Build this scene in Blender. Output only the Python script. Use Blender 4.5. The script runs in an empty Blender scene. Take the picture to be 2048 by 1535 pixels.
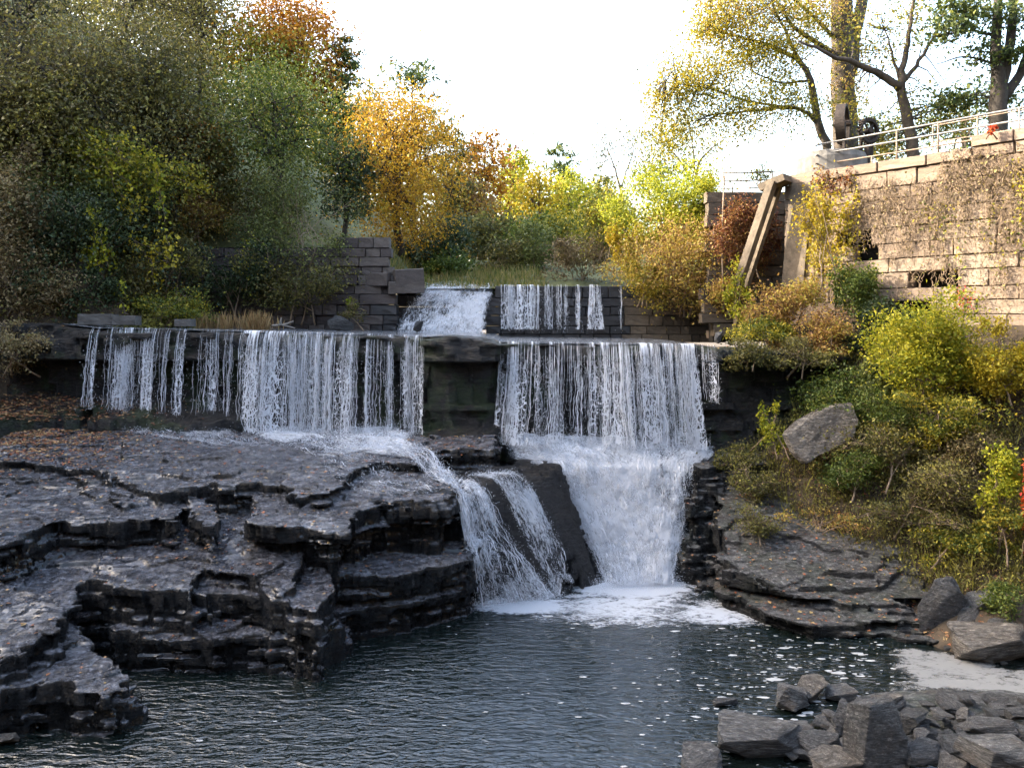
import bpy, bmesh, math, random
import numpy as np

# ------------------------------------------------------------------ camera, sky, sun, exposure
sc = bpy.context.scene
F, HZ, CH = 1607.0, 640.0, 7.0          # focal length in photo pixels, horizon row, eye height above the pool
cam_d = bpy.data.cameras.new('camera')
cam_d.sensor_width = 36.0
cam_d.lens = 36.0 * F / 2048
cam_d.shift_y = -(767.5 - HZ) / 2048
cam_d.clip_end = 3000
cam = bpy.data.objects.new('camera', cam_d)
cam.location = (0, 0, CH)
cam.rotation_euler = (math.radians(90), 0, 0)
sc.collection.objects.link(cam)
sc.camera = cam

SUN_EL, SUN_AZ = math.radians(27), math.radians(-80)   # azimuth measured from +Y towards +X
world = bpy.data.worlds.new('World'); sc.world = world
world.use_nodes = True
wn = world.node_tree.nodes; wl = world.node_tree.links
sky = wn.new('ShaderNodeTexSky'); sky.sky_type = 'NISHITA'; sky.sun_disc = False
sky.sun_elevation = SUN_EL; sky.sun_rotation = SUN_AZ
sky.air_density = 1.2; sky.dust_density = 6.0; sky.ozone_density = 0.8
wl.new(sky.outputs[0], wn['Background'].inputs[0])
wn['Background'].inputs[1].default_value = 0.15
sun_d = bpy.data.lights.new('sun', 'SUN'); sun_d.energy = 2.0; sun_d.angle = math.radians(0.6)
sun_d.color = (1.0, 0.90, 0.74)
sun = bpy.data.objects.new('sun', sun_d); sc.collection.objects.link(sun)
sx, sy, sz = math.sin(SUN_AZ) * math.cos(SUN_EL), math.cos(SUN_AZ) * math.cos(SUN_EL), math.sin(SUN_EL)
from mathutils import Vector
sun.rotation_euler = Vector((sx, sy, sz)).to_track_quat('Z', 'Y').to_euler()
sc.view_settings.view_transform = 'Standard'; sc.view_settings.look = 'None'
sc.view_settings.exposure = 3.2; sc.view_settings.gamma = 1.0
sc.view_settings.use_curve_mapping = False
sc.cycles.use_denoising = True
sc.cycles.max_bounces = 5; sc.cycles.diffuse_bounces = 3; sc.cycles.glossy_bounces = 2
sc.cycles.transmission_bounces = 3; sc.cycles.transparent_max_bounces = 10
sc.cycles.caustics_reflective = False; sc.cycles.caustics_refractive = False
sc.cycles.sample_clamp_indirect = 4.0

# ------------------------------------------------------------------ helpers
def P(u, v, Y):                       # photo pixel + distance -> world
    return np.array(((u - 1024) / F * Y, Y, CH + (HZ - v) / F * Y))
def PZ(u, v, z):                      # photo pixel + height -> world
    Y = (CH - z) * F / (v - HZ)
    return np.array(((u - 1024) / F * Y, Y, z))

COL = sc.collection
def link(name, me, parent=None):
    o = bpy.data.objects.new(name, me); COL.objects.link(o)
    if parent is not None: o.parent = parent
    return o
def tag(o, label=None, cat=None, group=None, kind=None):
    if label: o['label'] = label
    if cat: o['category'] = cat
    if group: o['group'] = group
    if kind: o['kind'] = kind
    return o
def thing(name, label, cat, loc=(0, 0, 0), group=None):
    o = link(name, None); o.location = loc
    o.empty_display_size = 0.2
    return tag(o, label, cat, group)

class MB:                              # collects quads and triangles with one number per face
    def __init__(s): s.v = []; s.q = []; s.t = []; s.qv = []; s.tv = []; s.n = 0
    def add(s, v, q=None, t=None, qv=None, tv=None):
        v = np.asarray(v, np.float32).reshape(-1, 3)
        if q is not None and len(q):
            q = np.asarray(q, np.int64).reshape(-1, 4); s.q.append(q + s.n)
            s.qv.append(np.full(len(q), 0.5, np.float32) if qv is None else np.broadcast_to(np.asarray(qv, np.float32), (len(q),)))
        if t is not None and len(t):
            t = np.asarray(t, np.int64).reshape(-1, 3); s.t.append(t + s.n)
            s.tv.append(np.full(len(t), 0.5, np.float32) if tv is None else np.broadcast_to(np.asarray(tv, np.float32), (len(t),)))
        s.v.append(v); s.n += len(v)
    def tube(s, path, rad, sides=5, cap=True, var=0.5):
        p = np.asarray(path, float); n = len(p)
        r = np.broadcast_to(np.asarray(rad, float), (n,))
        d = np.gradient(p, axis=0); d /= np.linalg.norm(d, axis=1)[:, None] + 1e-9
        ref = np.array((0, 0, 1.0)) if abs(d[:, 2]).mean() < 0.8 else np.array((1.0, 0, 0))
        a = np.cross(d, ref); a /= np.linalg.norm(a, axis=1)[:, None] + 1e-9
        b = np.cross(d, a)
        th = np.arange(sides) * 2 * np.pi / sides
        v = p[:, None] + r[:, None, None] * (a[:, None] * np.cos(th)[None, :, None] + b[:, None] * np.sin(th)[None, :, None])
        i = np.arange(n - 1)[:, None] * sides; j = np.arange(sides)[None]; k = (j + 1) % sides
        q = np.stack([i + j, i + k, i + sides + k, i + sides + j], -1).reshape(-1, 4)
        t = None
        vv = v.reshape(-1, 3)
        if cap:
            vv = np.vstack([vv, p[:1], p[-1:]]); N = n * sides
            j = np.arange(sides); k = (j + 1) % sides
            t = np.vstack([np.stack([np.full(sides, N), k, j], -1), np.stack([np.full(sides, N + 1), N - sides + j, N - sides + k], -1)])
        s.add(vv, q, t, var, var)
    def box(s, c, sx_, sy_, sz_, R=None):
        v = np.array([(x, y, z) for x in (-.5, .5) for y in (-.5, .5) for z in (-.5, .5)]) * (sx_, sy_, sz_)
        if R is not None: v = v @ np.asarray(R).T
        s.add(v + np.asarray(c), [(0, 1, 3, 2), (4, 6, 7, 5), (0, 4, 5, 1), (2, 3, 7, 6), (0, 2, 6, 4), (1, 5, 7, 3)])
    def grid(s, G, close=False):
        n, m = G.shape[:2]
        i = np.arange(n - 1)[:, None] * m; j = np.arange(m - 1)[None]
        s.add(G.reshape(-1, 3), np.stack([i + j, i + j + 1, i + m + j + 1, i + m + j], -1).reshape(-1, 4))
    def mesh(s, name, mat, smooth=False, var=False):
        me = bpy.data.meshes.new(name)
        if not s.v: return me
        v = np.concatenate(s.v)
        q = np.concatenate(s.q) if s.q else np.zeros((0, 4), np.int64)
        t = np.concatenate(s.t) if s.t else np.zeros((0, 3), np.int64)
        me.vertices.add(len(v)); me.vertices.foreach_set('co', v.ravel())
        me.loops.add(4 * len(q) + 3 * len(t))
        me.loops.foreach_set('vertex_index', np.concatenate([q.ravel(), t.ravel()]).astype(np.int32))
        me.polygons.add(len(q) + len(t))
        st = np.concatenate([np.arange(len(q)) * 4, 4 * len(q) + np.arange(len(t)) * 3]).astype(np.int32)
        me.polygons.foreach_set('loop_start', st)
        me.polygons.foreach_set('use_smooth', np.full(len(q) + len(t), smooth, bool))
        me.update(calc_edges=True)
        if var:
            a = me.attributes.new('var', 'FLOAT', 'FACE')
            a.data.foreach_set('value', np.concatenate(s.qv + s.tv).astype(np.float32))
        if mat is not None: me.materials.append(mat)
        return me
    def obj(s, name, mat, parent=None, smooth=False, var=False):
        return link(name, s.mesh(name, mat, smooth, var), parent)

# lattice noise on a regular grid (fast) and at loose points
def _w(xs, f, off):
    c = np.asarray(xs) * f + off; c = c - math.floor(c.min()); i = np.floor(c).astype(int); t = c - i; t = t * t * (3 - 2 * t)
    M = np.zeros((len(c), i.max() + 2), np.float32)
    M[np.arange(len(c)), i] = 1 - t; M[np.arange(len(c)), i + 1] += t
    return M
def gnoise(rng, xs, ys, f, octv=1, gain=0.5, fy=None):
    out = 0; amp = 1.0
    for k in range(octv):
        A = _w(xs, f * 2 ** k, rng.random()); B = _w(ys, (fy or f) * 2 ** k, rng.random())
        out = out + amp * (A @ rng.uniform(-1, 1, (A.shape[1], B.shape[1])).astype(np.float32) @ B.T); amp *= gain
    return out
_TAB = np.random.default_rng(77).uniform(-1, 1, (64, 64, 64)).astype(np.float32)
def pnoise(p, f=1.0, seed=0):
    c = np.asarray(p, float) * f + seed * 17.31; i = np.floor(c).astype(int); t = c - i; t = t * t * (3 - 2 * t); i = i & 63; j = (i + 1) & 63
    r = 0
    for a in (0, 1):
        for b in (0, 1):
            for d in (0, 1):
                w = (t[..., 0] if a else 1 - t[..., 0]) * (t[..., 1] if b else 1 - t[..., 1]) * (t[..., 2] if d else 1 - t[..., 2])
                r = r + w * _TAB[(j if a else i)[..., 0], (j if b else i)[..., 1], (j if d else i)[..., 2]]
    return r

def worley(rng, X, Y, size):           # (random number per cell, distance to the cell border)
    gx, gy = X / size, Y / size; ix, iy = np.floor(gx).astype(int), np.floor(gy).astype(int)
    ox, oy = ix.min() - 2, iy.min() - 2; sh = (ix.max() - ox + 3, iy.max() - oy + 3)
    jx, jy, val = rng.random(sh), rng.random(sh), rng.uniform(-1, 1, sh)
    d1 = np.full(X.shape, 9e9); d2 = d1.copy(); out = np.zeros(X.shape)
    for a in (-1, 0, 1):
        for b in (-1, 0, 1):
            i, j = ix + a - ox, iy + b - oy
            d = (ix + a + jx[i, j] - gx) ** 2 + (iy + b + jy[i, j] - gy) ** 2
            n = d < d1; d2 = np.where(n, d1, np.minimum(d2, d)); d1 = np.where(n, d, d1); out = np.where(n, val[i, j], out)
    return out.astype(np.float32), ((np.sqrt(d2) - np.sqrt(d1)) * size).astype(np.float32)
def poly_sd(poly, X, Y):               # signed distance, inside positive
    poly = np.asarray(poly, float); d = np.full(X.shape, 1e9); ins = np.zeros(X.shape, bool)
    n = len(poly)
    for a in range(n):
        (x0, y0), (x1, y1) = poly[a], poly[(a + 1) % n]
        ex, ey = x1 - x0, y1 - y0
        t = np.clip(((X - x0) * ex + (Y - y0) * ey) / (ex * ex + ey * ey + 1e-12), 0, 1)
        d = np.minimum(d, (X - x0 - t * ex) ** 2 + (Y - y0 - t * ey) ** 2)
        c = (y0 > Y) != (y1 > Y)
        ins ^= c & (X < (x1 - x0) * (Y - y0) / (y1 - y0 + 1e-12) + x0)
    return np.sqrt(d) * np.where(ins, 1, -1)

def plane3(a, b, c):                   # height function of the plane through three points
    a, b, c = map(np.asarray, (a, b, c)); n = np.cross(b - a, c - a)
    return lambda X, Y: a[2] - (n[0] * (X - a[0]) + n[1] * (Y - a[1])) / n[2]

def surface_nets(Fd, org, h):
    S = Fd > 0
    nx, ny, nz = Fd.shape
    cnt = np.zeros((nx - 1, ny - 1, nz - 1), np.uint8)
    for a in (0, 1):
        for b in (0, 1):
            for c in (0, 1):
                cnt += S[a:nx - 1 + a, b:ny - 1 + b, c:nz - 1 + c]
    I = np.argwhere((cnt > 0) & (cnt < 8)); idx = np.full(cnt.shape, -1, np.int64); idx[tuple(I.T)] = np.arange(len(I))
    acc = np.zeros((len(I), 3)); num = np.zeros(len(I))
    for ax in range(3):
        o1, o2 = [k for k in range(3) if k != ax]
        for b in (0, 1):
            for c in (0, 1):
                p = I.copy(); p[:, o1] += b; p[:, o2] += c; q = p.copy(); q[:, ax] += 1
                f0 = Fd[tuple(p.T)]; f1 = Fd[tuple(q.T)]; m = (f0 > 0) != (f1 > 0)
                t = np.where(m, f0 / np.where(m, f0 - f1, 1), 0); pos = p.astype(float); pos[:, ax] += t
                acc[m] += pos[m]; num += m
    V = acc / num[:, None] * h + np.asarray(org)
    Q = []
    for ax in range(3):
        o1, o2 = (ax + 1) % 3, (ax + 2) % 3
        A = [slice(None)] * 3; B = [slice(None)] * 3; A[ax] = slice(0, -1); B[ax] = slice(1, None)
        s0, s1 = S[tuple(A)], S[tuple(B)]
        E = np.argwhere(s0 != s1); E = E[(E[:, o1] > 0) & (E[:, o2] > 0) & (E[:, o1] < Fd.shape[o1] - 1) & (E[:, o2] < Fd.shape[o2] - 1)]
        up = s0[tuple(E.T)]
        def cell(d1, d2):
            e = E.copy(); e[:, o1] -= d1; e[:, o2] -= d2; return idx[tuple(e.T)]
        q = np.stack([cell(1, 1), cell(0, 1), cell(0, 0), cell(1, 0)], -1)
        q[~up] = q[~up][:, ::-1]
        Q.append(q)
    return V, np.concatenate(Q)

def rock_volume(name, box, h, slabs, seed, mat, layer=(0.07, 0.26), rough=1.0):
    rng = np.random.default_rng(seed)
    x0, x1, y0, y1, z0, z1 = box
    xs = np.arange(x0, x1, h); ys = np.arange(y0, y1, h); zs = np.arange(z0, z1, h)
    X, Y = np.meshgrid(xs, ys, indexing='ij')
    flat = gnoise(rng, xs, ys, 0.55, 4, 0.5) * 0.075
    st = 0.045; k = np.floor(flat / st); fr = flat / st - k; flat = (k + np.clip((fr - 0.35) / 0.3, 0, 1)) * st + gnoise(rng, xs, ys, 2.5, 2) * 0.012
    jx = gnoise(rng, xs, ys, 1.0, 2) * 0.12
    wob = 0.11 * worley(rng, X + jx, Y - jx, 0.55)[0] + 0.06 * worley(rng, X, Y, 0.22)[0]
    c1, e1 = worley(rng, X * 0.55 + jx, Y, 0.62); c2, e2 = worley(rng, X * 0.5 + jx, Y + 0.25 * X, 0.26); c3, e3 = worley(rng, X * 0.5, Y - 0.2 * X + jx, 1.3)
    flat = flat * 0.4 + (c1 * 0.055 + c3 * 0.06 + c2 * 0.022) - 0.06 * np.clip(1 - e1 / 0.05, 0, 1) * (c3 > 0.2)
    joint = None
    S = []
    for s in slabs:
        sd = poly_sd(s['poly'], X, Y) + wob * s.get('wob', 1.0)
        top = s['top'](X, Y) if callable(s['top']) else np.full(X.shape, s['top'])
        S.append((sd.astype(np.float32), (top + flat * s.get('flat', 1.0)).astype(np.float32), s.get('prof'), s.get('lam', 1.0)))
    D = np.empty((len(xs), len(ys), len(zs)), np.float32)
    zn = z0; lam = None
    for k, z in enumerate(zs):
        if lam is None or z >= zn:
            zn = z + rng.uniform(*layer) * (1 if rng.random() < 0.8 else 2.2)
            if joint is None or rng.random() < 0.75: joint = 0.12 * worley(rng, X, Y, 0.9)[0]
            lam = (rng.uniform(-0.08, 0.08) + gnoise(rng, xs, ys, 2.0, 2, 0.6) * 0.025 + joint + 0.06 * worley(rng, X, Y, 0.3)[0]) * rough
        f = None
        for sd, top, prof, ls in S:
            g = np.minimum(top - z, sd + lam * ls + (prof(z) if prof else 0))
            f = g if f is None else np.maximum(f, g)
        D[:, :, k] = f
    V, Q = surface_nets(D, (x0, y0, z0), h)
    Q = Q[(V[Q][:, :, 2].max(1) > max(z0 + 0.12, -0.2)) & (V[Q][:, :, 1].min(1) < y1 - 0.15)]
    m = MB(); m.add(V, Q)
    return m.obj(name, mat, smooth=True), V, Q

# ------------------------------------------------------------------ materials
class NT:
    def __init__(s, name):
        s.m = bpy.data.materials.new(name); s.m.use_nodes = True
        s.t = s.m.node_tree; s.n = s.t.nodes; s.l = s.t.links
        s.out = s.n['Material Output']; s.b = s.n['Principled BSDF']
    def new(s, typ, **kw):
        n = s.n.new('ShaderNode' + typ)
        for k, v in kw.items():
            if k in n.inputs and not hasattr(type(n), k): n.inputs[k].default_value = v
            else: setattr(n, k, v)
        return n
    def put(s, sock, val):
        if hasattr(val, 'is_output') or hasattr(val, 'node'): s.l.new(val, sock)
        else: sock.default_value = val
    def coord(s, scale=(1, 1, 1), kind='Object'):
        c = s.new('TexCoord'); m = s.new('Mapping'); m.inputs['Scale'].default_value = scale
        s.l.new(c.outputs[kind], m.inputs['Vector']); return m.outputs[0]
    def noise(s, vec, scale, detail=4, rough=0.55, dist=0.0):
        n = s.new('TexNoise'); n.inputs['Scale'].default_value = scale; n.inputs['Detail'].default_value = detail
        n.inputs['Roughness'].default_value = rough; n.inputs['Distortion'].default_value = dist
        s.l.new(vec, n.inputs['Vector']); return n.outputs['Fac']
    def ramp(s, fac, stops):
        r = s.new('ValToRGB'); e = r.color_ramp.elements
        while len(e) < len(stops): e.new(0.5)
        for a, (p, c) in zip(e, stops):
            a.position = p; a.color = (c, c, c, 1) if isinstance(c, (int, float)) else (*c, 1)
        s.l.new(fac, r.inputs[0]); return r.outputs[0]
    def math(s, op, a, b=0.0, clamp=False):
        n = s.new('Math', operation=op, use_clamp=clamp); s.put(n.inputs[0], a); s.put(n.inputs[1], b); return n.outputs[0]
    def mix(s, fac, a, b, typ='MIX'):
        n = s.new('Mix', data_type='RGBA', blend_type=typ)
        s.put(n.inputs[0], fac)
        for sock, val in ((n.inputs[6], a), (n.inputs[7], b)):
            s.put(sock, (*val, 1) if isinstance(val, tuple) and len(val) == 3 else val)
        return n.outputs[2]
    def bump(s, h, strength=0.5, dist=0.05, base=None):
        n = s.new('Bump'); n.inputs['Strength'].default_value = strength; n.inputs['Distance'].default_value = dist
        s.l.new(h, n.inputs['Height'])
        if base is not None: s.l.new(base, n.inputs['Normal'])
        return n.outputs[0]
    def set(s, **kw):
        for k, v in kw.items():
            s.put(s.b.inputs[{'color': 'Base Color', 'rough': 'Roughness', 'normal': 'Normal', 'spec': 'Specular IOR Level', 'metal': 'Metallic', 'alpha': 'Alpha', 'ior': 'IOR', 'coat': 'Coat Weight'}[k]],
                  (*v, 1) if isinstance(v, tuple) else v)
        return s.m

def shale(name, dark, mid, light, rough=(0.18, 0.5), moss=0.0, brown=0.25, spec=0.6, slope_shade=0.0, patch=None, wetfilm=0.0, rnd=False):
    m = NT(name); c = m.coord(); cz = m.coord((1, 1, 10))
    big = m.noise(c, 0.6, 5, 0.65); strat = m.noise(cz, 2.4, 8, 0.75); fine = m.noise(m.coord((1, 1, 2.5)), 9, 10, 0.8); pit = m.noise(m.coord((0.7, 1.5, 3)), 4.5, 8, 0.75, 0.6)
    col = m.ramp(strat, [(0.36, dark), (0.50, mid), (0.64, light)])
    col = m.mix(m.ramp(big, [(0.40, 0.0), (0.62, 0.8)]), col, m.mix(0.5, col, tuple(0.6 * x for x in mid)))
    if brown: col = m.mix(m.math('MULTIPLY', m.ramp(m.noise(c, 1.3, 6, 0.75), [(0.5, 0.0), (0.62, 1.0)]), brown), col, (0.085, 0.060, 0.042))
    col = m.mix(m.ramp(fine, [(0.40, 0.9), (0.52, 0.0)]), col, dark)
    col = m.mix(m.ramp(fine, [(0.55, 0.0), (0.66, 0.9)]), col, tuple(min(1, x * 2.0) for x in light))
    if moss: col = m.mix(m.math('MULTIPLY', m.ramp(m.noise(c, 0.9, 5, 0.7), [(0.50, 0.0), (0.60, 1.0)]), moss), col, (0.030, 0.060, 0.012))
    spv = spec
    if rnd:
        oi = m.new('ObjectInfo'); hs = m.new('HueSaturation'); m.l.new(col, hs.inputs['Color']); m.l.new(m.math('ADD', m.math('MULTIPLY', oi.outputs['Random'], 0.8), 0.65), hs.inputs['Value']); m.l.new(m.math('ADD', m.math('MULTIPLY', oi.outputs['Random'], 1.2), 0.5), hs.inputs['Saturation']); col = hs.outputs[0]
    if slope_shade:                           # shade painted in by slope: wet bed edges darker and duller, tops left paler
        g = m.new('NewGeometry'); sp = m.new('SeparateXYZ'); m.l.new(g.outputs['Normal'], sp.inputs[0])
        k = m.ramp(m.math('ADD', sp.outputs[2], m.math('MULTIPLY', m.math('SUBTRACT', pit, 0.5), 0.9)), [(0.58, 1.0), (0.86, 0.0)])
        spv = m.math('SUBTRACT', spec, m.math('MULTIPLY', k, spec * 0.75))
        col = m.mix(m.math('MULTIPLY', k, slope_shade), col, m.mix(strat, (0.004, 0.004, 0.004), (0.012, 0.0115, 0.011)))
    if patch:                          # a patch of moss around one spot
        d = m.new('VectorMath', operation='DISTANCE'); m.l.new(c, d.inputs[0]); d.inputs[1].default_value = patch[:3]
        k = m.math('SUBTRACT', m.math('ADD', m.noise(c, 2.5, 6, 0.7), 0.30), m.math('DIVIDE', d.outputs['Value'], patch[3]))
        col = m.mix(m.ramp(k, [(0.02, 0.0), (0.16, 0.85)]), col, (0.055, 0.085, 0.008))
    rg = m.ramp(m.noise(c, 3.0, 6, 0.75), [(0.38, rough[0]), (0.62, rough[1])])
    h = m.math('ADD', m.math('MULTIPLY', strat, 0.6), m.math('ADD', m.math('MULTIPLY', fine, 0.5), m.math('MULTIPLY', m.ramp(pit, [(0.42, 0.0), (0.50, 0.8), (0.7, 1.0)]), 0.5)))
    return m.set(color=col, rough=rg, normal=m.bump(h, 1.0, 0.22), spec=spv, coat=m.ramp(m.noise(c, 0.8, 5, 0.7), [(0.42, 0.0), (0.6, wetfilm)]) if wetfilm else 0.0)

def leafmat(name, cols, transl=0.35, gloss=0.12):
    m = NT(name)
    at = m.new('Attribute'); at.attribute_name = 'var'
    n = len(cols)
    c = m.ramp(at.outputs['Fac'], [((i + 0.5) / n, c) for i, c in enumerate(cols)])
    oi = m.new('ObjectInfo'); hs = m.new('HueSaturation')
    m.l.new(m.math('ADD', m.math('MULTIPLY', oi.outputs['Random'], 0.014), 0.493), hs.inputs['Hue']); m.l.new(c, hs.inputs['Color'])
    c = hs.outputs[0]
    m.set(color=c, rough=0.55, spec=0.3)
    t = m.new('BsdfTranslucent'); m.l.new(c, t.inputs[0])
    x = m.new('MixShader'); x.inputs[0].default_value = transl
    m.l.new(m.b.outputs[0], x.inputs[1]); m.l.new(t.outputs[0], x.inputs[2]); m.l.new(x.outputs[0], m.out.inputs[0])
    return m.m

def plain(name, col, rough=0.8, metal=0.0, var=0.3, scale=6, bump=0.3, spec=0.4):
    m = NT(name); c = m.coord()
    n = m.noise(c, scale, 6, 0.65); n2 = m.noise(c, scale * 0.25, 4, 0.6)
    d = tuple(x * (1 - var) for x in col); l = tuple(min(1, x * (1 + var)) for x in col)
    k = m.mix(0.5, m.ramp(n, [(0.3, d), (0.7, l)]), m.ramp(n2, [(0.35, d), (0.65, l)]))
    return m.set(color=k, rough=rough, metal=metal, spec=spec, normal=m.bump(n, bump, 0.03))

M = {}
M['wet'] = shale('wet_shale', (0.022, 0.022, 0.026), (0.135, 0.137, 0.158), (0.26, 0.262, 0.29), spec=1.0, slope_shade=0.97, brown=0.16, rough=(0.08, 0.42), wetfilm=0.6, patch=(*PZ(612, 1150, 1.1), 1.1))
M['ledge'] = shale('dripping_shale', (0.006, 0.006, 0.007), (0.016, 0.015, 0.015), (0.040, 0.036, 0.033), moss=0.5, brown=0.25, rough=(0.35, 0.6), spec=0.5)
M['bank'] = shale('damp_shale', (0.036, 0.036, 0.036), (0.135, 0.132, 0.128), (0.23, 0.225, 0.215), rough=(0.5, 0.8), moss=0.25, brown=0.5, spec=0.4, slope_shade=0.75)
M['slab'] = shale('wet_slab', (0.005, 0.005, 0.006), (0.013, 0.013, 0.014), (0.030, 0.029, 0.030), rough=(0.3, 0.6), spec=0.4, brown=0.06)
M['soil'] = plain('leaf_litter_soil', (0.050, 0.036, 0.022), 0.95, var=0.6, scale=9, bump=0.8)
M['meadow'] = plain('meadow_soil', (0.07, 0.075, 0.025), 0.95, var=0.5, scale=5, bump=0.6)
M['bark'] = plain('grey_bark', (0.070, 0.056, 0.044), 0.95, var=0.5, scale=12, bump=0.8)
M['bark_dark'] = plain('dark_bark', (0.035, 0.029, 0.024), 0.95, var=0.5, scale=12, bump=0.8)
M['twig'] = plain('dry_twig', (0.20, 0.145, 0.095), 0.95, var=0.4, scale=12, bump=0.4)
M['concrete'] = plain('weathered_concrete', (0.115, 0.09, 0.064), 0.9, var=0.5, scale=5, bump=0.5)
M['drum'] = plain('grey_concrete', (0.15, 0.14, 0.125), 0.9, var=0.5, scale=4, bump=0.5)
M['iron'] = plain('rusty_iron', (0.030, 0.022, 0.018), 0.7, 0.3, var=0.5, scale=14, bump=0.4)
M['pipe'] = plain('galvanised_pipe', (0.19, 0.18, 0.17), 0.6, 0.3, var=0.25, scale=20, bump=0.1)
M['pipe_rust'] = plain('rusty_pipe', (0.20, 0.15, 0.11), 0.7, 0.3, var=0.4, scale=20, bump=0.2)
M['grey_rock'] = shale('grey_limestone', (0.055, 0.054, 0.053), (0.135, 0.132, 0.128), (0.20, 0.195, 0.186), rough=(0.5, 0.85), brown=0.35, spec=0.35, rnd=True)
M['tan_rock'] = shale('tan_sandstone', (0.085, 0.074, 0.062), (0.22, 0.195, 0.165), (0.30, 0.27, 0.23), rough=(0.6, 0.9), brown=0.5, spec=0.3)
M['old_concrete'] = plain('old_concrete', (0.075, 0.07, 0.064), 0.9, var=0.5, scale=4, bump=0.5)
M['dark_core'] = plain('wall_core', (0.022, 0.019, 0.016), 0.95)
def stonemat(name, a, b, c, rough=0.85, spec=0.3):
    m = NT(name); oi = m.new('ObjectInfo'); co = m.coord()
    k = m.ramp(oi.outputs['Random'], [(0.1, a), (0.5, b), (0.9, c)])
    n = m.noise(co, 5, 7, 0.7); n2 = m.noise(m.coord(kind='Object'), 22, 5, 0.7)
    k = m.mix(m.ramp(n, [(0.35, 0.55), (0.65, 0.0)]), k, tuple(x * 0.45 for x in a))
    k = m.mix(m.ramp(n2, [(0.55, 0.0), (0.75, 0.35)]), k, tuple(min(1, x * 1.5) for x in c))
    return m.set(color=k, rough=rough, spec=spec, normal=m.bump(m.math('ADD', n, m.math('MULTIPLY', n2, 0.4)), 0.6, 0.05))
M['wall_stone'] = stonemat('sunlit_sandstone', (0.20, 0.148, 0.108), (0.255, 0.19, 0.14), (0.30, 0.235, 0.175))
M['dam_stone'] = stonemat('wet_dam_stone', (0.008, 0.008, 0.009), (0.014, 0.013, 0.014), (0.026, 0.023, 0.022), 0.45, 0.5)
M['dry_dam_stone'] = stonemat('dry_dam_stone', (0.075, 0.058, 0.043), (0.11, 0.085, 0.06), (0.15, 0.115, 0.08))
M['abut_stone'] = stonemat('abutment_stone', (0.055, 0.045, 0.042), (0.085, 0.07, 0.064), (0.125, 0.105, 0.09))
def watermat():
    m = NT('pool_water'); c = m.coord((0.55, 1.5, 1)); c2 = m.coord((0.8, 1.2, 1))
    n1 = m.noise(c, 5.0, 3, 0.5, 0.8); n2 = m.noise(c2, 15.0, 3, 0.55, 0.4); n3 = m.noise(c, 0.7, 2)
    h = m.math('ADD', m.math('ADD', m.math('MULTIPLY', n1, 1.0), m.math('MULTIPLY', n2, 0.22)), m.math('MULTIPLY', n3, 0.8))
    return m.set(color=(0.004, 0.007, 0.006), rough=0.02, ior=1.48, spec=1.0, normal=m.bump(h, 1.0, 0.06))
M['water'] = watermat()
def filmmat():
    m = NT('shallow_water'); c = m.coord((2.2, 0.7, 1)); n = m.noise(c, 5, 5, 0.65, 0.5)
    return m.set(color=m.ramp(n, [(0.45, (0.03, 0.032, 0.036)), (0.62, (0.35, 0.36, 0.38))]), rough=0.12, ior=1.33, normal=m.bump(n, 0.6, 0.08))
M['film'] = filmmat()
def whitemat(name, alpha=None, col=(0.88, 0.90, 0.94), nrm=None):
    m = NT(name)
    m.set(color=col, rough=0.35, spec=0.5)
    if nrm: m.set(normal=nrm(m))
    t = m.new('BsdfTranslucent'); t.inputs[0].default_value = (*col, 1)
    x = m.new('MixShader'); x.inputs[0].default_value = 0.3
    m.l.new(m.b.outputs[0], x.inputs[1]); m.l.new(t.outputs[0], x.inputs[2])
    if alpha is None: m.l.new(x.outputs[0], m.out.inputs[0])
    else:
        tr = m.new('BsdfTransparent'); y = m.new('MixShader')
        m.l.new(alpha(m), y.inputs[0]); m.l.new(tr.outputs[0], y.inputs[1]); m.l.new(x.outputs[0], y.inputs[2]); m.l.new(y.outputs[0], m.out.inputs[0])
    return m.m
M['strand'] = whitemat('falling_water')
def attr(m, name):
    a = m.new('Attribute'); a.attribute_name = name; return a.outputs['Fac']
def vor(m, vec, scale):
    n = m.new('TexVoronoi', feature='DISTANCE_TO_EDGE'); n.inputs['Scale'].default_value = scale; n.inputs['Randomness'].default_value = 1.0; m.l.new(vec, n.inputs['Vector']); return n.outputs['Distance']
def flowvec(m, scale, warp=0.0, wscale=3.0):
    a = m.new('Attribute'); a.attribute_name = 'flow'; v = a.outputs['Vector']
    if warp:
        n = m.new('TexNoise'); n.inputs['Scale'].default_value = wscale; n.inputs['Detail'].default_value = 3; m.l.new(v, n.inputs['Vector'])
        s = m.new('VectorMath', operation='SCALE'); s.inputs['Scale'].default_value = warp; m.l.new(n.outputs['Color'], s.inputs[0])
        d = m.new('VectorMath', operation='ADD'); m.l.new(v, d.inputs[0]); m.l.new(s.outputs[0], d.inputs[1]); v = d.outputs[0]
    mp = m.new('Mapping'); mp.inputs['Scale'].default_value = scale; m.l.new(v, mp.inputs['Vector']); return mp.outputs[0]
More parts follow.
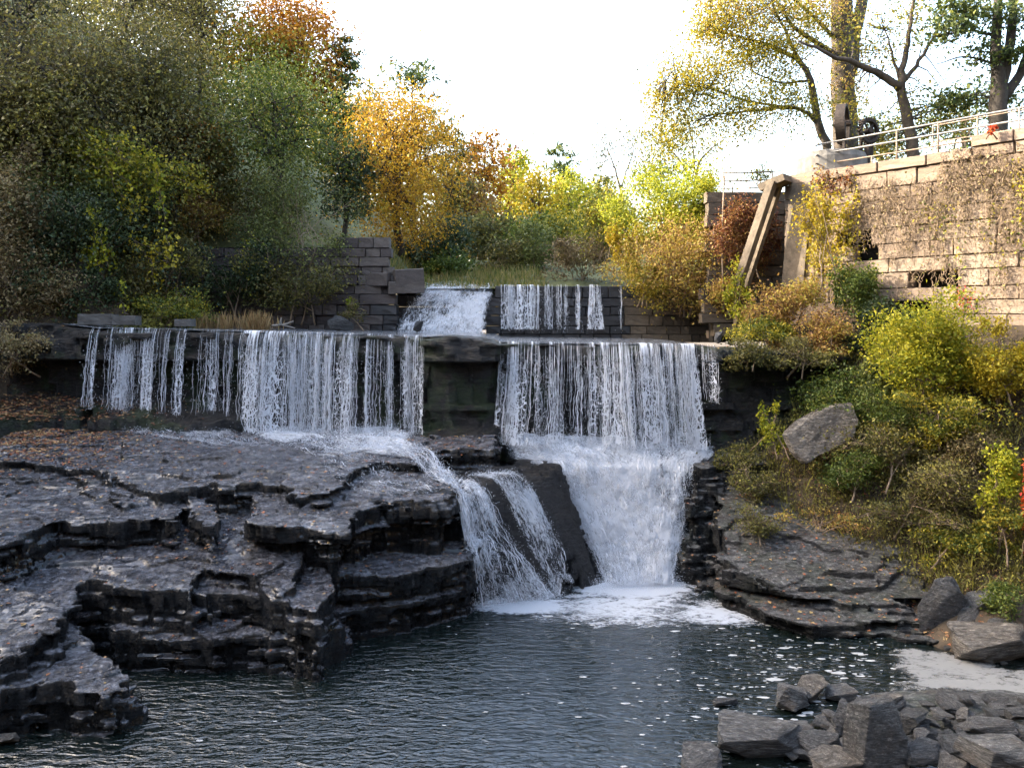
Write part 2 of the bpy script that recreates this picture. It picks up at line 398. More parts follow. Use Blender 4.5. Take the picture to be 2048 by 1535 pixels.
def al_sheet(m):
    h = attr(m, 'hgt'); d = m.math('MULTIPLY', m.math('SUBTRACT', attr(m, 'dens'), 0.5), 0.8)
    clump = m.math('ADD', m.noise(flowvec(m, (3.2, 0.12, 1)), 1.0, 3, 0.6), d)
    streak = m.ramp(m.math('ADD', m.noise(flowvec(m, (15, 0.7, 1), 0.1), 1.0, 3, 0.6), m.math('SUBTRACT', clump, 0.5)), [(0.50, 0.0), (0.70, 0.8)])
    w = m.math('MAXIMUM', m.math('MULTIPLY', m.math('SUBTRACT', clump, 0.33), 0.36), 0.0)
    l1 = m.math('LESS_THAN', vor(m, flowvec(m, (7, 2.6, 1), 0.22, 4), 1.0), w); l2 = m.math('LESS_THAN', vor(m, flowvec(m, (15, 6.5, 1), 0.14, 6), 1.0), w)
    lace = m.math('MULTIPLY', m.math('MAXIMUM', l1, l2), 0.85)
    core = m.ramp(m.math('ADD', m.noise(flowvec(m, (6, 0.35, 1), 0.12), 1.0, 4, 0.6), m.math('MULTIPLY', m.math('SUBTRACT', clump, 0.5), 0.8)), [(0.62, 0.0), (0.80, 0.6)])
    k = m.ramp(h, [(0.06, 0.0), (0.42, 1.0)])
    return m.math('MAXIMUM', m.math('ADD', m.math('MULTIPLY', streak, m.math('SUBTRACT', 1.0, k)), m.math('MULTIPLY', lace, k), True), m.math('MULTIPLY', core, 0.85))
M['sheet'] = whitemat('water_sheet', al_sheet)
def al_froth(m):
    n = m.noise(flowvec(m, (2.6, 1.3, 1), 0.25), 1.0, 8, 0.75); n2 = m.noise(flowvec(m, (16, 6, 1), 0.1), 1.0, 5, 0.75)
    s = m.math('ADD', m.math('MULTIPLY', n, 0.55), m.math('MULTIPLY', n2, 0.45))
    n3 = m.noise(flowvec(m, (34, 16, 1), 0.06), 1.0, 3, 0.7); s = m.math('ADD', s, m.math('MULTIPLY', m.math('SUBTRACT', n3, 0.5), 0.35))
    return m.ramp(m.math('ADD', s, m.math('MULTIPLY', m.math('SUBTRACT', attr(m, 'dens'), 0.5), 0.7)), [(0.44, 0.0), (0.60, 0.95)])
M['froth'] = whitemat('whitewater', al_froth, nrm=lambda m: m.bump(m.math('ADD', m.noise(flowvec(m, (9, 4, 1), 0.1), 1.0, 6, 0.75), m.noise(flowvec(m, (30, 14, 1), 0.05), 1.0, 3, 0.7)), 1.0, 0.12))
def al_foam(m):
    c = m.coord((0.8, 1.3, 1)); n = m.noise(c, 1.6, 8, 0.72, 1.2); n2 = m.noise(c, 10, 5, 0.7, 0.6)
    s = m.math('ADD', m.math('MULTIPLY', n, 0.6), m.math('MULTIPLY', n2, 0.4))
    return m.ramp(m.math('ADD', s, m.math('MULTIPLY', m.math('SUBTRACT', attr(m, 'dens'), 0.5), 0.8)), [(0.46, 0.0), (0.60, 0.95)])
M['foam'] = whitemat('pool_foam', al_foam, (0.55, 0.57, 0.60))
M['scum'] = whitemat('settled_foam', al_foam, (0.30, 0.295, 0.28))
M['fleck'] = plain('foam_fleck', (0.30, 0.30, 0.29), 0.8)

Lf = {}
Lf['olive'] = leafmat('olive_leaves', [(0.050, 0.055, 0.018), (0.105, 0.10, 0.028), (0.15, 0.125, 0.034), (0.22, 0.20, 0.04)])
Lf['brownolive'] = leafmat('brown_olive_leaves', [(0.075, 0.064, 0.026), (0.125, 0.11, 0.034), (0.16, 0.15, 0.036), (0.28, 0.25, 0.05)])
Lf['green'] = leafmat('green_leaves', [(0.040, 0.064, 0.012), (0.070, 0.105, 0.018), (0.105, 0.14, 0.022), (0.19, 0.20, 0.03)])
Lf['greygreen'] = leafmat('grey_green_leaves', [(0.055, 0.070, 0.020), (0.090, 0.112, 0.028), (0.13, 0.15, 0.036), (0.19, 0.20, 0.045)])
Lf['darkgreen'] = leafmat('dark_green_leaves', [(0.018, 0.030, 0.012), (0.030, 0.050, 0.020), (0.045, 0.07, 0.026), (0.085, 0.105, 0.035)])
Lf['pine'] = leafmat('pine_needles', [(0.030, 0.050, 0.014), (0.05, 0.078, 0.02), (0.085, 0.11, 0.026), (0.15, 0.16, 0.03)], 0.3)
Lf['orange'] = leafmat('orange_leaves', [(0.25, 0.12, 0.012), (0.40, 0.205, 0.015), (0.50, 0.285, 0.02), (0.55, 0.36, 0.03)], 0.4)
Lf['rust'] = leafmat('rust_leaves', [(0.22, 0.085, 0.014), (0.38, 0.16, 0.016), (0.48, 0.23, 0.02), (0.44, 0.27, 0.03)], 0.4)
Lf['yellow'] = leafmat('yellow_leaves', [(0.26, 0.20, 0.015), (0.42, 0.31, 0.02), (0.52, 0.40, 0.03), (0.34, 0.32, 0.04)], 0.4)
Lf['lime'] = leafmat('lime_leaves', [(0.13, 0.165, 0.012), (0.26, 0.28, 0.018), (0.40, 0.38, 0.026), (0.50, 0.45, 0.036)], 0.42)
Lf['yellowlime'] = leafmat('yellow_lime_leaves', [(0.12, 0.125, 0.016), (0.24, 0.21, 0.02), (0.36, 0.28, 0.026), (0.44, 0.31, 0.03)], 0.4)
Lf['yellowgreen'] = leafmat('yellow_green_leaves', [(0.06, 0.085, 0.014), (0.15, 0.16, 0.02), (0.28, 0.24, 0.025), (0.42, 0.32, 0.03)], 0.4)
Lf['autumnmix'] = leafmat('mixed_autumn_leaves', [(0.16, 0.085, 0.036), (0.30, 0.175, 0.055), (0.44, 0.30, 0.06), (0.37, 0.34, 0.06)], 0.35)
Lf['ivyred'] = leafmat('red_brown_leaves', [(0.085, 0.030, 0.020), (0.17, 0.06, 0.026), (0.24, 0.11, 0.035), (0.30, 0.19, 0.05)], 0.3)
Lf['scarlet'] = leafmat('scarlet_leaves', [(0.30, 0.02, 0.012), (0.48, 0.05, 0.015), (0.55, 0.12, 0.02), (0.45, 0.06, 0.02)], 0.35)
Lf['dry'] = leafmat('dry_leaves', [(0.11, 0.082, 0.04), (0.19, 0.14, 0.065), (0.28, 0.21, 0.10), (0.19, 0.16, 0.05)], 0.25)
Lf['litter'] = leafmat('fallen_leaves', [(0.17, 0.075, 0.04), (0.27, 0.15, 0.07), (0.36, 0.26, 0.11), (0.30, 0.10, 0.04)], 0.1)
Lf['grass'] = leafmat('grass_blades', [(0.06, 0.085, 0.015), (0.12, 0.14, 0.025), (0.22, 0.19, 0.05), (0.32, 0.24, 0.09)], 0.3)
Lf['straw'] = leafmat('dry_grass_blades', [(0.20, 0.12, 0.05), (0.30, 0.19, 0.08), (0.38, 0.26, 0.12), (0.26, 0.2, 0.08)], 0.3)
# ------------------------------------------------------------------ rock: left terrace, ledge, right bank
def pz(pts, z): return [tuple(PZ(u, v, z)[:2]) for u, v in pts]
def tilt(z, y0, ay, ax=0.0, x0=0.0): return lambda X, Y: z + ay * (Y - y0) + ax * (X - x0)
SL = []
def slab(z, pts, **kw):
    ay = kw.pop('ay', 0.0); p = pz(pts, z)
    y0 = kw.pop('y0', None) or min(q[1] for q in p)
    kw.setdefault('top', tilt(z, y0, ay))
    SL.append(dict(poly=p, **kw))
SL.append(dict(poly=[(-15, 17.2), (-8, 16.6), (-4, 18.6), (-1, 20), (1, 21.5), (4, 22), (6.5, 22), (6.5, 25.5), (-15, 25.5)], top=-0.1))
slab(3.25, [(-200, 922), (60, 926), (150, 934), (320, 964), (420, 956), (560, 954), (600, 972), (642, 968), (700, 946), (760, 926), (830, 932), (885, 916), (985, 914), (1000, 880), (1000, 840), (-200, 840)], ay=0.13, y0=20.4)
slab(3.02, [(-200, 950), (40, 958), (130, 952), (250, 990), (300, 985), (330, 940), (-200, 930)], ay=0.1, y0=20.2)
slab(2.6, [(-250, 1090), (0, 1071), (60, 1058), (105, 1046), (122, 1041), (352, 1041), (362, 1014), (402, 1035), (437, 1074), (424, 1020), (400, 985), (402, 962), (470, 945), (500, 920), (-250, 920)], ay=0.12, y0=17.6)
slab(2.6, [(496, 1043), (547, 1051), (605, 1046), (690, 1052), (706, 1028), (760, 1017), (893, 1014), (908, 1003), (895, 985), (862, 962), (800, 940), (640, 940), (595, 975), (545, 990), (512, 1010)], ay=0.13, y0=17.4,
     prof=lambda z: 0.05 if z > 2.2 else -0.22)
slab(1.45, [(636, 1160), (700, 1143), (790, 1140), (905, 1122), (944, 1112), (962, 1095), (905, 1050), (610, 1050), (570, 1090)], prof=lambda z: 0.02 if z > 1.15 else -0.15)
slab(1.0, [(600, 1180), (690, 1190), (790, 1176), (930, 1150), (940, 1090), (600, 1090)])
slab(0.45, [(600, 1246), (700, 1232), (790, 1220), (860, 1205), (934, 1186), (940, 1120), (600, 1140)])
slab(1.6, [(-300, 1200), (0, 1186), (85, 1206), (148, 1184), (160, 1168), (215, 1166), (380, 1178), (404, 1145), (480, 1168), (570, 1182), (606, 1130), (592, 1090), (545, 1050), (-300, 1050)], ay=0.30, y0=16.4)
slab(1.25, [(400, 1200), (470, 1205), (560, 1212), (640, 1230), (660, 1190), (600, 1120), (400, 1130)], ay=0.2)
slab(0.78, [(214, 1240), (240, 1260), (376, 1264), (533, 1269), (610, 1262), (680, 1250), (640, 1180), (560, 1150), (210, 1170)], ay=0.1)
slab(0.24, [(222, 1306), (300, 1304), (440, 1298), (560, 1308), (692, 1282), (710, 1236), (560, 1190), (212, 1220)], ay=0.06)
slab(1.22, [(-200, 1322), (0, 1318), (62, 1305), (124, 1286), (132, 1258), (86, 1226), (-200, 1220)], ay=0.25)
slab(0.76, [(-200, 1392), (0, 1385), (103, 1370), (205, 1383), (252, 1377), (200, 1342), (168, 1305), (124, 1256), (-200, 1240)], ay=0.12)
slab(0.44, [(-200, 1416), (0, 1411), (150, 1402), (240, 1406), (272, 1403), (252, 1370), (200, 1330), (-200, 1330)])
slab(0.15, [(-200, 1452), (0, 1446), (150, 1432), (287, 1434), (268, 1396), (200, 1350), (-200, 1350)])
# sloping slab between the two chutes
SL.append(dict(poly=[tuple(q[:2]) for q in (P(880, 915, 23.2), P(1085, 928, 22.6), P(1120, 1010, 22.4), P(1204, 1168, 21.4), P(1060, 1200, 20.2), P(930, 1180, 20.0), P(880, 1000, 20.1), P(740, 935, 21.0), P(800, 900, 23.5))],
               top=lambda X, Y: np.minimum(2.92 + 0.06 * (Y - 22.5), plane3(PZ(905, 985, 2.72), PZ(1085, 945, 2.85), PZ(1150, 1172, 0.1))(X, Y) + 0.22 * np.exp(-((X - 0.9) ** 2 + (Y - 21.2) ** 2) / 0.9)), wob=1.0, lam=0.9, flat=1.7))
# rock bed under the main chute
SL.append(dict(poly=[tuple(q[:2]) for q in (P(985, 905, 23.4), P(1085, 935, 22.8), P(1200, 1170, 21.4), P(1400, 1165, 21.4), P(1450, 900, 23), P(1450, 880, 26), P(985, 880, 26))],
               top=lambda X, Y: plane3(P(1000, 925, 23.7), P(1430, 925, 23.7), PZ(1290, 1190, -0.1))(X, Y) - 0.5, wob=0.4, lam=0.5))
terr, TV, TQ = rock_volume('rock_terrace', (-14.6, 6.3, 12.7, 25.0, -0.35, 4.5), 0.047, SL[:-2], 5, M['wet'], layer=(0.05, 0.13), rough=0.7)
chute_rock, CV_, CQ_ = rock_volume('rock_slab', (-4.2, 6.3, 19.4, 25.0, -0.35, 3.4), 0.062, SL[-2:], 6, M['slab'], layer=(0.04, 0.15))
tag(chute_rock, 'dark wet sloping slab between the two chutes', kind='structure')
tag(terr, 'dark wet shale terraces stepping down to the pool', kind='structure')

gx_, gy_ = ((TV[:, 0] + 15) / 0.06).astype(int), ((TV[:, 1] - 12) / 0.06).astype(int)
TOP = np.full((380, 240), -1.0); np.maximum.at(TOP, (gx_, gy_), TV[:, 2])
for (V_, ) in ((CV_,),):
    np.maximum.at(TOP, (((V_[:, 0] + 15) / 0.06).astype(int), ((V_[:, 1] - 12) / 0.06).astype(int)), V_[:, 2])
for it in range(3):                    # close pinholes
    n_ = np.pad(TOP, 1, mode='edge'); TOP = np.where(TOP < -0.9, np.max([n_[1:-1, :-2], n_[1:-1, 2:], n_[:-2, 1:-1], n_[2:, 1:-1]], axis=0), TOP)
def rock_top(x, y): return TOP[np.clip(((x + 15) / 0.06).astype(int), 0, 379), np.clip(((y - 12) / 0.06).astype(int), 0, 239)]
# the ledge the falls drop from
LU = np.array([-300, 100, 130, 190, 500, 845, 856, 900, 985, 998, 1390, 1440, 1560, 1700, 1800], float)
LY = np.array([25.0, 24.9, 24.8, 24.6, 24.4, 24.0, 23.55, 23.4, 23.5, 24.0, 23.8, 23.6, 23.7, 24.3, 25.0])
LV = np.array([638, 643, 648, 655, 662, 672, 673, 670, 678, 684, 689, 692, 700, 712, 716], float)
LX = (LU - 1024) / F * LY; LZ = CH + (HZ - LV) / F * LY
def ledge_top(X, Y): return np.interp(X, LX, LZ) - 0.05
def ledge_pt(u): return np.interp(u, LU, LY), np.interp(u, LU, LZ)
def ledge_prof(z): return 0.06 if z > 5.75 else (-0.42 if z > 4.6 else -0.42 + 0.3 * (4.6 - z))
S2 = [dict(poly=list(zip(LX, LY)) + [(14, 28), (-16, 28)], top=ledge_top, prof=ledge_prof, wob=0.45, flat=0.5),
      dict(poly=[tuple(P(u, 800, y)[:2]) for u, y in ((190, 23.9), (330, 23.6), (480, 23.8), (560, 25), (560, 27), (150, 27))], top=lambda X, Y: 4.3 + 0.5 * (Y - 24.3), lam=0.5),
      dict(poly=[tuple(P(u, 800, y)[:2]) for u, y in ((-300, 23.2), (60, 23.6), (150, 24.0), (200, 25), (200, 27), (-300, 27))], top=lambda X, Y: 4.1 + 0.35 * (Y - 23.6), lam=0.6),
      dict(poly=[tuple(P(u, 800, y)[:2]) for u, y in ((820, 23.0), (900, 22.7), (985, 23.0), (1000, 24.4), (1000, 27), (800, 27), (800, 24))], top=lambda X, Y: 3.5 + 0.55 * (Y - 23.0), lam=0.6),
      dict(poly=[tuple(P(u, 800, y)[:2]) for u, y in ((852, 23.85), (900, 23.68), (985, 23.75), (996, 24.2), (996, 27), (850, 27))], top=6.2, lam=0.7, wob=0.6)]
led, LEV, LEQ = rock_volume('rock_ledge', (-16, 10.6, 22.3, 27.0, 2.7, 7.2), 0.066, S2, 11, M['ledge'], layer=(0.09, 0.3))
tag(led, 'dark overhanging rock ledge that the falls drop over', kind='structure')

SL = []
slab(0.72, [(1440, 1150), (1500, 1166), (1567, 1178), (1640, 1188), (1710, 1196), (1795, 1196), (1838, 1188), (1860, 1150), (1930, 1060), (1470, 1040), (1440, 1110)], ay=0.40, y0=18.7, prof=lambda z: 0.08 if z > 0.55 else -0.1)
slab(0.34, [(1445, 1184), (1495, 1208), (1560, 1230), (1640, 1248), (1705, 1246), (1860, 1240), (1920, 1200), (1920, 1100), (1460, 1100)], ay=0.05)
slab(0.06, [(1440, 1196), (1500, 1218), (1680, 1264), (1780, 1272), (1860, 1282), (1950, 1290), (1950, 1150), (1460, 1120)], ay=0.02)
slab(2.75, [(1392, 944), (1440, 934), (1530, 937), (1600, 925), (1700, 900), (1700, 850), (1400, 880)], ay=0.25)
slab(2.45, [(1396, 968), (1470, 962), (1540, 958), (1640, 950), (1700, 900), (1400, 900)], ay=0.2)
slab(2.0, [(1385, 1004), (1450, 996), (1540, 990), (1660, 985), (1720, 930), (1400, 930)], ay=0.2)
slab(1.7, [(1392, 1030), (1460, 1020), (1560, 1018), (1560, 960), (1400, 960)], ay=0.2)
slab(1.35, [(1380, 1060), (1450, 1050), (1540, 1045), (1620, 1045), (1640, 960), (1390, 960)], ay=0.2)
slab(1.0, [(1376, 1090), (1440, 1080), (1560, 1070), (1600, 1060), (1600, 1000), (1390, 1000)], ay=0.2)
slab(0.62, [(1364, 1122), (1420, 1110), (1520, 1100), (1560, 1070), (1560, 1020), (1385, 1020)], ay=0.2)
slab(0.3, [(1362, 1148), (1430, 1140), (1500, 1132), (1540, 1090), (1385, 1060)], ay=0.2)
slab(0.08, [(1375, 1174), (1440, 1178), (1500, 1172), (1540, 1110), (1390, 1090)], ay=0.1)
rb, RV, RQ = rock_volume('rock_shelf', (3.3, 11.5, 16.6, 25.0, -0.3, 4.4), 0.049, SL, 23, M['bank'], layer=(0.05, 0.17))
tag(rb, 'grey layered rock shelf beside the foot of the falls', kind='structure')

# ------------------------------------------------------------------ soil and hills
def tps(pts):
    A = np.array(pts, float); n = len(A)
    def k(r2): return np.where(r2 > 0, r2 * np.log(r2 + 1e-12), 0)
    r2 = ((A[:, None, :2] - A[None, :, :2]) ** 2).sum(-1)
    K = np.zeros((n + 3, n + 3)); K[:n, :n] = k(r2) + np.eye(n) * 0.02; K[:n, n] = 1; K[:n, n + 1:] = A[:, :2]; K[n:, :n] = K[:n, n:].T
    w = np.linalg.solve(K, np.concatenate([A[:, 2], np.zeros(3)]))
    def f(x, y):
        x = np.asarray(x, float); y = np.asarray(y, float)
        r2 = (x[..., None] - A[:, 0]) ** 2 + (y[..., None] - A[:, 1]) ** 2
        return k(r2) @ w[:n] + w[n] + w[n + 1] * x + w[n + 2] * y
    return f
bank_h = tps([P(*q) for q in ((1530, 905, 23.4), (1580, 1000, 21.9), (1500, 960, 23.2), (1700, 1072, 20.6), (1850, 1132, 19.5), (1950, 1155, 18.6), (2048, 1200, 17.6), (2110, 1290, 16.3),
     (2060, 1000, 19.5), (2060, 850, 21), (2060, 690, 21.6), (1900, 690, 22.8), (1800, 705, 23.4), (1700, 720, 24.6), (1600, 705, 25.6), (1750, 850, 22.2), (1860, 1000, 20.4),
     (1720, 950, 21.4), (1450, 700, 26.6), (1530, 820, 25.0), (1640, 800, 24.2), (1950, 800, 21.6), (1430, 900, 24.6), (1950, 1250, 17.3), (2200, 1150, 17), (2250, 700, 20.5))] + [(9.0, 29.5, 6.5), (14.5, 18.5, 3.4), (15, 24, 7)])
def field(name, fn, xs, ys, mat, label, rough=0.08, cut=None, seed=3):
    X, Y = np.meshgrid(xs, ys, indexing='ij'); rng = np.random.default_rng(seed)
    Z = fn(X, Y) + gnoise(rng, xs, ys, 0.9, 4) * rough
    m = MB(); n, k = X.shape
    i = np.arange(n - 1)[:, None] * k; j = np.arange(k - 1)[None]
    q = np.stack([i + j, i + k + j, i + k + j + 1, i + j + 1], -1).reshape(-1, 4)
    if cut is not None:
        ok = cut(X, Y).ravel(); q = q[ok[q].all(1)]
    m.add(np.stack([X, Y, Z], -1), q)
    return tag(m.obj(name, mat, smooth=True), label, kind='structure')
field('bank_slope', bank_h, np.arange(5.6, 17, 0.12), np.arange(16.2, 30, 0.12), M['soil'], 'brown leaf strewn soil slope below the stone wall', 0.10,
      cut=lambda X, Y: (Y > 16.4) & ((X > 8.3) | (Y < 23.6)))
def hill_h(x, y):                      # left side of the gorge
    e = -12.3 - 6.2 * np.clip((26.8 - y) / 2.2, 0, 1); d = np.maximum(0, e - x)
    return np.where(x <= e + 0.3, 6.5 + 1.2 * d - 0.0085 * d * d, np.where(y > 26.2, 6.5, -5.0))
field('hillside', hill_h, np.arange(-60, -11.6, 0.5), np.arange(-30, 37, 0.6), M['soil'], 'steep wooded hillside rising on the left of the creek', 0.35)
def valley_h(x, y):
    l = np.maximum(0, -4.7 - x); r = np.maximum(0, x - 7.0); far = np.clip((y - 34) / 60, 0, 1)
    z = 8.05 + 1.7 * np.clip((y - 33.5) / 14, 0, 1) + 3.0 * far
    k = np.clip((y - 31.2) / 7, 0, 1) * 0.9 + 0.1
    z = z + k * np.where(l > 4, 0.78 * (l - 4) - 0.004 * (l - 4) ** 2, 0) + np.where(l > 0, 1.3 * np.clip(l / 1.2, 0, 1) + 0.2 * np.minimum(l, 4), 0)
    z = np.where(l > 0, np.minimum(z, 9.6 + 2.2 * np.maximum(0, y - 31.8)), z)
    return z + np.where(r > 0, np.clip(r / 2.5, 0, 1) * 3.1 * (1 - 0.6 * far), 0)
field('valley_ground', valley_h, np.arange(-75, 70, 0.8), np.concatenate([np.arange(31.5, 50, 0.5), np.arange(50, 190, 2.5)]), M['meadow'], 'wooded valley floor behind the dam', 0.25, cut=lambda X, Y: (Y > 32.7) | (X < -5.2))
WA, WD = np.array((10.38, 26.4)), np.array((0.635, -0.772)); WN = np.array((-0.772, -0.635))
field('terrace_ground', lambda X, Y: 11.55 + 0 * X, np.arange(7.2, 45, 0.5), np.arange(-5, 45, 0.5), M['meadow'], 'level ground on top of the retaining wall', 0.12,
      cut=lambda X, Y: ((X - WA[0]) * WN[0] + (Y - WA[1]) * WN[1] < -0.5) & ((Y > 30.2) | (X > 10.6)))
field('unseen_back_slope', lambda X, Y: -0.6 + 1.4 * np.maximum(0, -7 - Y) - 0.012 * np.maximum(0, -7 - Y) ** 2 + 0.9 * np.maximum(0, X - 19) * (Y < 10), np.arange(-60, 60, 2.0), np.arange(-50, 12, 2.0), M['soil'], 'unseen slope added behind the viewpoint to cut back light', 0.5,
      cut=lambda X, Y: (Y < -6) | (X > 18))  # unseen slope, added to darken rock faces and reflections turned this way
m = MB(); m.grid(np.array([[(x, y, -0.9) for y in (-900, 0, 900)] for x in (-900, 0, 900)])[:, ::-1]); tag(m.obj('ground', M['soil']), 'ground reaching away to the horizon', kind='structure')

# ------------------------------------------------------------------ pool, creek
xs = np.linspace(-18, 18, 3); m = MB(); m.grid(np.array([[(x, y, 0.0) for y in (30, 12, -8)] for x in xs])); tag(m.obj('pool_water', M['water']), 'dark rippled pool below the falls', kind='structure')
us = np.linspace(120, 1420, 90); rows = []
for k, dy in enumerate((0.12, 0.6, 2.0, 4.5, 8.5)):
    row = []
    for u in us:
        y, z = ledge_pt(u); row.append(((u - 1024) / F * y, y + dy, z - 0.015 + 0.004 * k))
    rows.append(row)
m = MB(); m.grid(np.array(rows)); tag(m.obj('creek_water', M['film'], smooth=True), 'shallow creek water running over the ledge', kind='structure')
m = MB(); m.grid(np.array([[(x, y, 8.27) for y in (32.3, 34, 37.5)] for x in (-5, -1, 3, 9)])[:, ::-1]); tag(m.obj('mill_pond_water', M['film']), 'still water held back by the upper dam', kind='structure')
# ------------------------------------------------------------------ falling water
def set_flow(o, d):
    a = o.data.attributes.new('flow', 'FLOAT_VECTOR', 'POINT'); a.data.foreach_set('vector', np.asarray(d, np.float32).ravel())
def set_dens(o, d, nm='dens'):
    a = o.data.attributes.new(nm, 'FLOAT', 'POINT'); a.data.foreach_set('value', np.asarray(d, np.float32).ravel())
def octas(m, C, r, stretch=None):
    C = np.asarray(C, float); n = len(C)
    if n == 0: return
    r = np.broadcast_to(np.asarray(r, float), (n,))
    D = np.array([(1, 1, 1), (-1, -1, 1), (-1, 1, -1), (1, -1, -1)], float) * 0.75
    s = np.ones((n, 3)) if stretch is None else stretch
    V = C[:, None] + D[None] * r[:, None, None] * s[:, None]
    T = np.array([(0, 2, 1), (0, 3, 2), (0, 1, 3), (1, 2, 3)])
    m.add(V.reshape(-1, 3), None, (np.arange(n)[:, None, None] * 4 + T[None]).reshape(-1, 3))
def tubes3(m, Pth, R):                    # many three-sided strands at once: Pth (n,k,3), R (n,k)
    n, k = R.shape
    th = np.array((0.5, 2.6, 4.7))
    off = np.stack([np.cos(th), np.sin(th), 0 * th], -1)
    V = Pth[:, :, None] + R[:, :, None, None] * off[None, None]
    i = np.arange(k - 1)[:, None] * 3; j = np.arange(3)[None]; kk = (j + 1) % 3
    q = np.stack([i + j, i + kk, i + 3 + kk, i + 3 + j], -1).reshape(-1, 4)
    m.add(V.reshape(-1, 3), (np.arange(n)[:, None, None] * (k * 3) + q[None]).reshape(-1, 4))

